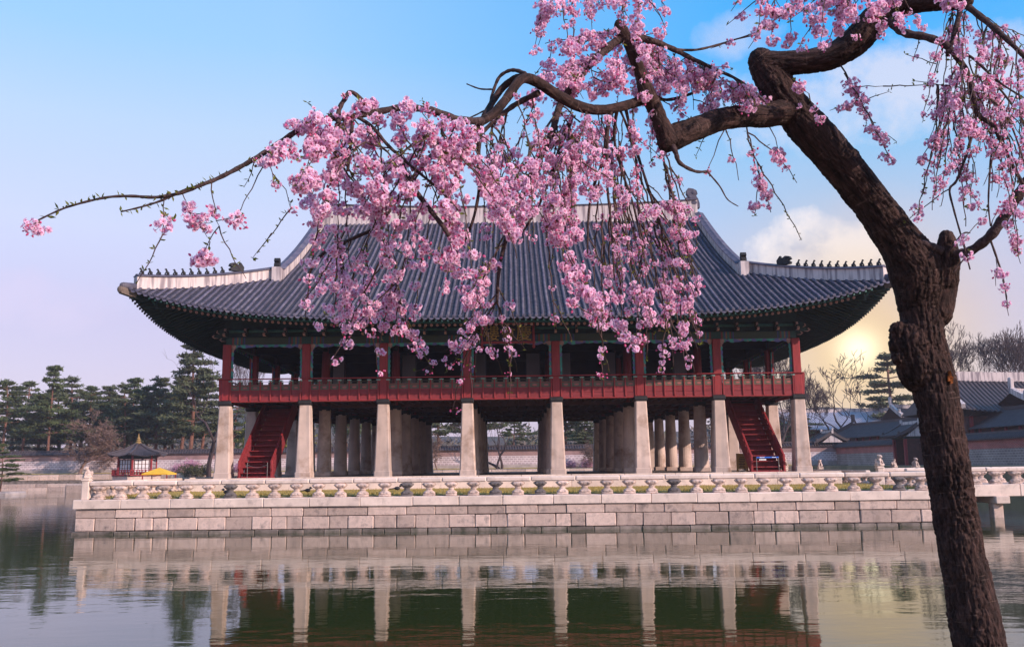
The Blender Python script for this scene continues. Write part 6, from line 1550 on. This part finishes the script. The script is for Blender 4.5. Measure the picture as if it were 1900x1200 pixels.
# right of the main limb
for x0, y0, x1, y1, den in ((1555, 132, 1655, 300, .9), (1556, 135, 1640, 270, 1.0), (1560, 140, 1610, 230, 1.1), (1520, 190, 1475, 150, .4), (1480, 150, 1500, 175, .9), (1530, 180, 1520, 225, .8), (1560, 165, 1640, 160, .35), (1640, 162, 1740, 158, .05), (1585, 190, 1540, 205, .8), (1600, 200, 1630, 255, .9), (1620, 240, 1665, 262, .3), (1600, 185, 1650, 170, .4)): st(x0, y0, x1, y1, 5.1, .5, den * 1.25, .1, .92)
# top edge, hanging in from above
for x0, y0, x1, y1, den in ((1035, -30, 1060, 110, .8), (1060, -30, 1065, 70, .9), (1090, -30, 1100, 60, .6), (1030, -20, 1000, 85, .5), (1065, 60, 1062, 150, .5), (1010, -20, 1004, 22, .6), (1180, -30, 1185, 70, 1.0), (1185, -20, 1185, 40, 1.1), (1220, -30, 1230, 15, .7), (1225, 0, 1240, 30, .3), (1110, -30, 1095, 20, .4), (1140, -20, 1130, 8, .4), (1395, -30, 1355, 22, .1), (1420, -30, 1405, 60, .8), (1440, -30, 1430, 70, .9), (1450, -20, 1390, 90, .5), (1470, -20, 1465, 90, .5), (1540, -30, 1500, 60, .9), (1550, -20, 1560, 55, .9), (1560, 10, 1585, 70, 1.1), (1590, -30, 1530, 90, .7), (1500, 40, 1480, 95, .5), (1455, -10, 1515, 40, .8), (1610, -20, 1570, 30, .7), (1650, -20, 1660, 14, 1.6), (1400, 60, 1320, 90, .05), (1480, 10, 1420, 50, .7), (1745, -20, 1780, 15, 1.5)): st(x0, y0, x1, y1, 4.7, .5, den * 1.5, .1, .95)
for k in range(26):
    x0 = R.uniform(1400, 1660); y0 = R.uniform(-30, -12); st(x0, y0, x0 + R.gauss(-10, 30), R.uniform(8, 85), R.uniform(4.5, 5.0), .5, R.uniform(.7, 1.3), .1, .95)
for k in range(18):
    x0 = R.uniform(1000, 1200); y0 = R.uniform(-30, -12); st(x0, y0, x0 + R.gauss(0, 25), R.uniform(5, 95), R.uniform(4.5, 5.0), .5, R.uniform(.6, 1.2), .1, .95)
for k in range(22):
    x0 = R.uniform(1000, 1170); y0 = R.uniform(60, 160); st(x0, y0, x0 + R.gauss(0, 35), y0 + R.uniform(-20, 60), 4.75, .5, R.uniform(.8, 1.4), .1, .95)
# far right
for k in range(88):
    x0 = R.uniform(1740, 1900); y0 = R.uniform(-10, 250); x1 = x0 + R.uniform(-50, 60); y1 = y0 + R.uniform(50, 190)
    st(x0, y0, x1, y1, R.uniform(4.6, 5.2), .55, R.uniform(.35, .75), .2, .9)
for x0, y0, x1, y1, den in ((1800, 165, 1700, 150, .4), (1760, 230, 1700, 305, .5), (1745, 115, 1680, 100, .1), (1705, 78, 1695, 115, .3), (1790, 300, 1735, 330, .7), (1780, 250, 1790, 330, .6), (1810, 300, 1800, 380, .7), (1762, 350, 1680, 412, .12), (1770, 300, 1820, 390, .7), (1840, 420, 1850, 390, .6), (1835, 380, 1830, 400, .7), (1862, 520, 1872, 585, .5), (1850, 480, 1848, 530, .6), (1790, 440, 1800, 475, .9), (1880, 400, 1892, 490, .6), (1870, 300, 1890, 470, .5), (1890, 280, 1870, 420, .4), (1860, 440, 1880, 460, .5), (1820, 410, 1790, 440, .6), (1850, 300, 1780, 180, .1)): st(x0, y0, x1, y1, 4.9, .5, den * 1.3, .2, .9)

# blossoms: double flowers of ten notched petals, baked into clusters
def flower_arrays(seed, bud=False):
    r_ = random.Random(seed); V = []; Fc = []; Cc = []
    pink = (.97, .59, .81); pale = (1.0, .84, .94); deep = (.78, .30, .48); red = (.55, .05, .16)
    if bud:
        n = 5
        for i, (z, rad) in enumerate(((0, .0015), (.003, .0045), (.008, .0058), (.013, .0035), (.0155, .0005))):
            for j in range(n): a = 2 * pi * j / n; V.append((rad * math.cos(a), rad * math.sin(a), z)); Cc.append(red if i < 2 else (.85, .22, .46))
        Fc = [(i * n + j, i * n + (j + 1) % n, (i + 1) * n + (j + 1) % n, (i + 1) * n + j) for i in range(4) for j in range(n)]; return np.array(V), Fc, np.array(Cc)
    op = r_.uniform(.75, 1.15)
    for ring, (np_, ln, lift, off) in enumerate(((5, .0180, .16, 0), (5, .0155, .50, .63))):
        for j in range(np_):
            a = 2 * pi * j / np_ + off + r_.uniform(-.12, .12); l = ln * r_.uniform(.88, 1.1); lf = lift / op + r_.uniform(-.12, .16); w = l * .47
            c, s = math.cos(a), math.sin(a)
            def pt(u, v, z): return (u * c - v * s, u * s + v * c, z)
            def rz(u): return u * math.sin(lf) + .0016 * math.sin(u / l * pi)
            b = len(V); u = math.cos(lf)
            V += [pt(.0012, 0, .002), pt(l * .5 * u, -w * .85, rz(l * .5) + .0012), pt(l * .5 * u, w * .85, rz(l * .5) + .0012), pt(l * .92 * u, -w * .62, rz(l * .92)), pt(l * .86 * u, 0, rz(l * .86) - .0008), pt(l * .92 * u, w * .62, rz(l * .92)), pt(l * .5 * u, 0, rz(l * .5) - .0008)]
            k = r_.uniform(-.04, .04); q = lambda t: tuple(max(0, min(1, x + k)) for x in t)
            mid = tuple(.5 * (x + y) for x, y in zip(pink, pale)); Cc += [deep, q(pink), q(pink), q(pale), q(mid), q(pale), q(pink)]
            Fc += [(b, b + 1, b + 6), (b, b + 6, b + 2), (b + 1, b + 3, b + 4, b + 6), (b + 6, b + 4, b + 5, b + 2)]
    b = len(V); n = 5                                       # yellow-brown eye and red calyx
    V += [(.0024 * math.cos(2 * pi * j / n), .0024 * math.sin(2 * pi * j / n), .0052) for j in range(n)]; Cc += [(.40, .17, .12)] * n; Fc.append(tuple(range(b, b + n)))
    b = len(V); V += [(.0030 * math.cos(2 * pi * j / n), .0030 * math.sin(2 * pi * j / n), .001) for j in range(n)] + [(0, 0, -.007)]; Cc += [red] * (n + 1); Fc += [(b + j, b + (j + 1) % n, b + n) for j in range(n)]
    return np.array(V), Fc, np.array(Cc)
FL = [flower_arrays(k) for k in range(6)]; BD = flower_arrays(0, True)
def rot_to(d):
    return np.array(Vector((0, 0, 1)).rotation_difference(Vector(d)).to_matrix())
def cluster_arrays(seed, nf, nb, rad):
    "flowers on red stalks hanging from one spur at the origin"
    r_ = random.Random(seed); V, Fc, Cc = [], [], []; n0 = 0; sx_, sy_ = r_.uniform(.6, 1.5), r_.uniform(.6, 1.5)
    def put(A, Rm, off, sc):
        nonlocal n0
        V.append((A[0] * sc) @ Rm.T + off); Fc.extend([tuple(i + n0 for i in f) for f in A[1]]); Cc.append(A[2]); n0 += len(A[0])
    for k in range(nf + nb):
        bud = k >= nf
        g = (k + .5) / nf if not bud else r_.random(); th = math.acos(1 - 1.75 * min(g, 1)); ph = 2.4 * k + r_.uniform(-.3, .3)
        d = np.array([math.sin(th) * math.cos(ph), math.sin(th) * math.sin(ph), -math.cos(th)]); d[0] *= sx_; d[1] *= sy_; d[2] -= .25 if bud else .05; d /= np.linalg.norm(d)
        ln = rad * r_.uniform(.45, 1.3) * (1.25 if bud else 1); off = d * ln * np.array([1.15, 1.15, 1.0]) + np.array([r_.gauss(0, .004), r_.gauss(0, .004), -rad * .55])
        dd = d + np.array([r_.gauss(0, .38), r_.gauss(0, .38), r_.gauss(0, .38)]); dd /= np.linalg.norm(dd)
        put(BD if bud else FL[r_.randrange(6)], rot_to(dd), off, r_.uniform(.85, 1.12))
        e = off - dd * .006; s = np.cross(e, [.3, .5, .2]); s = s / (np.linalg.norm(s) + 1e-9) * .0007
        V.append(np.array([-s, s, e + s, e - s])); Fc.append((n0, n0 + 1, n0 + 2, n0 + 3)); Cc.append(np.array([(.30, .10, .08)] * 4)); n0 += 4
    return np.concatenate(V), Fc, np.concatenate(Cc)
CLV = [cluster_arrays(100 + k, R.randint(8, 13), R.randint(0, 2), .027) for k in range(8)] + [cluster_arrays(200 + k, R.randint(4, 6), R.randint(1, 3), .021) for k in range(6)] + [cluster_arrays(300 + k, R.randint(1, 3), R.randint(3, 5), .019) for k in range(4)]
def arr_mesh(name, V, Fc, Cc):
    me = bpy.data.meshes.new(name); me.from_pydata(V.tolist(), [], Fc); me.materials.append(M['petal'])
    a = me.color_attributes.new('tint', 'FLOAT_COLOR', 'POINT'); a.data.foreach_set('color', np.concatenate([Cc, np.ones((len(Cc), 1))], 1).astype(np.float32).ravel()); me.update(); return me
CLM = [arr_mesh('blossom_cluster', *c) for c in CLV]
BS = []                                                    # where a strand may spring from
for l in LIMBS[1:7]: BS += [(q[0], q[1], q[2]) for q in crom(l, 8)]
for pts, _, _ in BRANCH: BS += [tuple(q[:3]) for q in crom(pts, 8)]
clusters = []; leafpts = []
for (x0, y0, x1, y1, d, bend, den, f0, sz, tip) in S_:
    A_ = np.array(BS); q = np.hypot(A_[:, 0] - x0, (A_[:, 1] - y0) * 1.0) + 60 * np.abs(A_[:, 2] - d); kq = int(q.argmin()); d0 = d
    if q[kq] < 130 and y0 > -10: x0, y0, d0 = BS[kq]
    L2 = math.hypot(x1 - x0, y1 - y0); n = max(4, int(L2 / 14)); cxp, cyp = x0 + (x1 - x0) * bend, y0 + (y1 - y0) * (1 - bend) * .9
    d1 = d + R.uniform(-.15, .15); pts = []; ph = R.uniform(0, 6)
    for k in range(n + 1):
        t = k / n; x = (1 - t) ** 2 * x0 + 2 * t * (1 - t) * cxp + t * t * x1; y = (1 - t) ** 2 * y0 + 2 * t * (1 - t) * cyp + t * t * y1
        pts.append(P(x + 1.6 * math.sin(k * 1.9 + ph), y + 1.0 * math.cos(k * 2.3 + ph), d0 + (d1 - d0) * t)); BS.append((x, y, d0 + (d1 - d0) * t))
    r0 = (.95 + min(1.0, L2 / 240)) * d / F; rad = [r0 * (1 - .55 * k / n) for k in range(n + 1)]
    o = obj('twig', MB().tube(pts, rad, 5), M['twig'], cherry, origin=pts[0], smooth=True)
    if den > 0:
        m_ = L2 * (1 - f0) / 18.5 * den; cnt = int(m_) + (1 if R.random() < m_ - int(m_) else 0)
        for _ in range(cnt):
            t = f0 + (1 - f0) * R.random(); k = min(int(t * n), n - 1); p = pts[k].lerp(pts[k + 1], t * n - k)
            px_, low = PIX(p)
            if (885 < px_ < 1010 and 195 < low < 300 and R.random() < .6) or (690 < px_ < 765 and 225 < low < 330 and R.random() < .5) or (1000 < px_ < 1060 and 560 < low < 640 and R.random() < .7) or (900 < px_ < 1010 and 440 < low < 590 and R.random() < .45): continue
            if 884 < px_ < 1000 and 596 < low < 642 and R.random() < .88: continue
            small = den < .5 or (low > 600 and R.random() < .8) or low > 640
            v = R.randrange(14, 18) if (low > 660 and R.random() < .5) else R.randrange(8, 14) if small else (R.randrange(0, 8) if R.random() < .48 else R.randrange(8, 14))
            clusters.append((p + Vector((R.gauss(0, .008), R.gauss(0, .02), R.gauss(0, .006))), v, sz * R.uniform(.72, 1.15) * .95, R.uniform(0, 6.28), d))
    for k in range(1, n + 1):
        if R.random() < (.85 if tip else .45): leafpts.append((pts[k], R.uniform(.7, 1.2)))
for pts, r0, r1 in BRANCH[:2]:
    for q in crom(pts, 4)[28:] if len(pts) > 10 else crom(pts, 4): leafpts.append((P(*q), R.uniform(.8, 1.3)))
clusters.sort(key=lambda c_: c_[4] - .8 * (1 if c_[1] < 8 else 0))
for p, v, s, a, d in clusters[:298]:
    inst('blossom_cluster', CLM[v], cherry, p, rot=(R.uniform(-.25, .25), R.uniform(-.25, .25), a), scale=(s, s, s))
V, Fc, Cc = [], [], []; n0 = 0
for p, v, s, a, d in clusters[298:]:
    A = CLV[v]; Rm = np.array(Matrix.Rotation(a, 3, 'Z') @ Matrix.Rotation(R.uniform(-.25, .25), 3, 'X')); V.append((A[0] * s) @ Rm.T + np.array(p) - np.array(TB)); Fc.extend([tuple(i + n0 for i in f) for f in A[1]]); Cc.append(A[2]); n0 += len(A[0])
if V:
    me = arr_mesh('blossoms', np.concatenate(V), Fc, np.concatenate(Cc)); o = bpy.data.objects.new('blossoms', me); COL.objects.link(o); o.parent = cherry; o['kind'] = 'stuff'
print('clusters', len(clusters), 'twigs', len(S_))
# young leaves
lf = MB()
for p, s in leafpts:
    for _ in range(R.randint(1, 3)):
        d = Vector((R.gauss(0, 1), R.gauss(0, .8), R.gauss(.35, .8))).normalized(); sd_ = d.cross(Vector((R.gauss(0, 1), R.gauss(0, 1), R.gauss(0, 1)))).normalized(); l = .025 * s * R.uniform(.7, 1.2); w = l * .20
        nn = d.cross(sd_) * w * .5; lf.add([p, p + d * l * .5 - sd_ * w, p + d * l * .5 + nn, p + d * l * .5 + sd_ * w, p + d * l], [(0, 1, 2), (0, 2, 3), (1, 4, 2), (2, 4, 3)])
obj('young_leaves', lf, M['leaf'], cherry, kind='stuff')
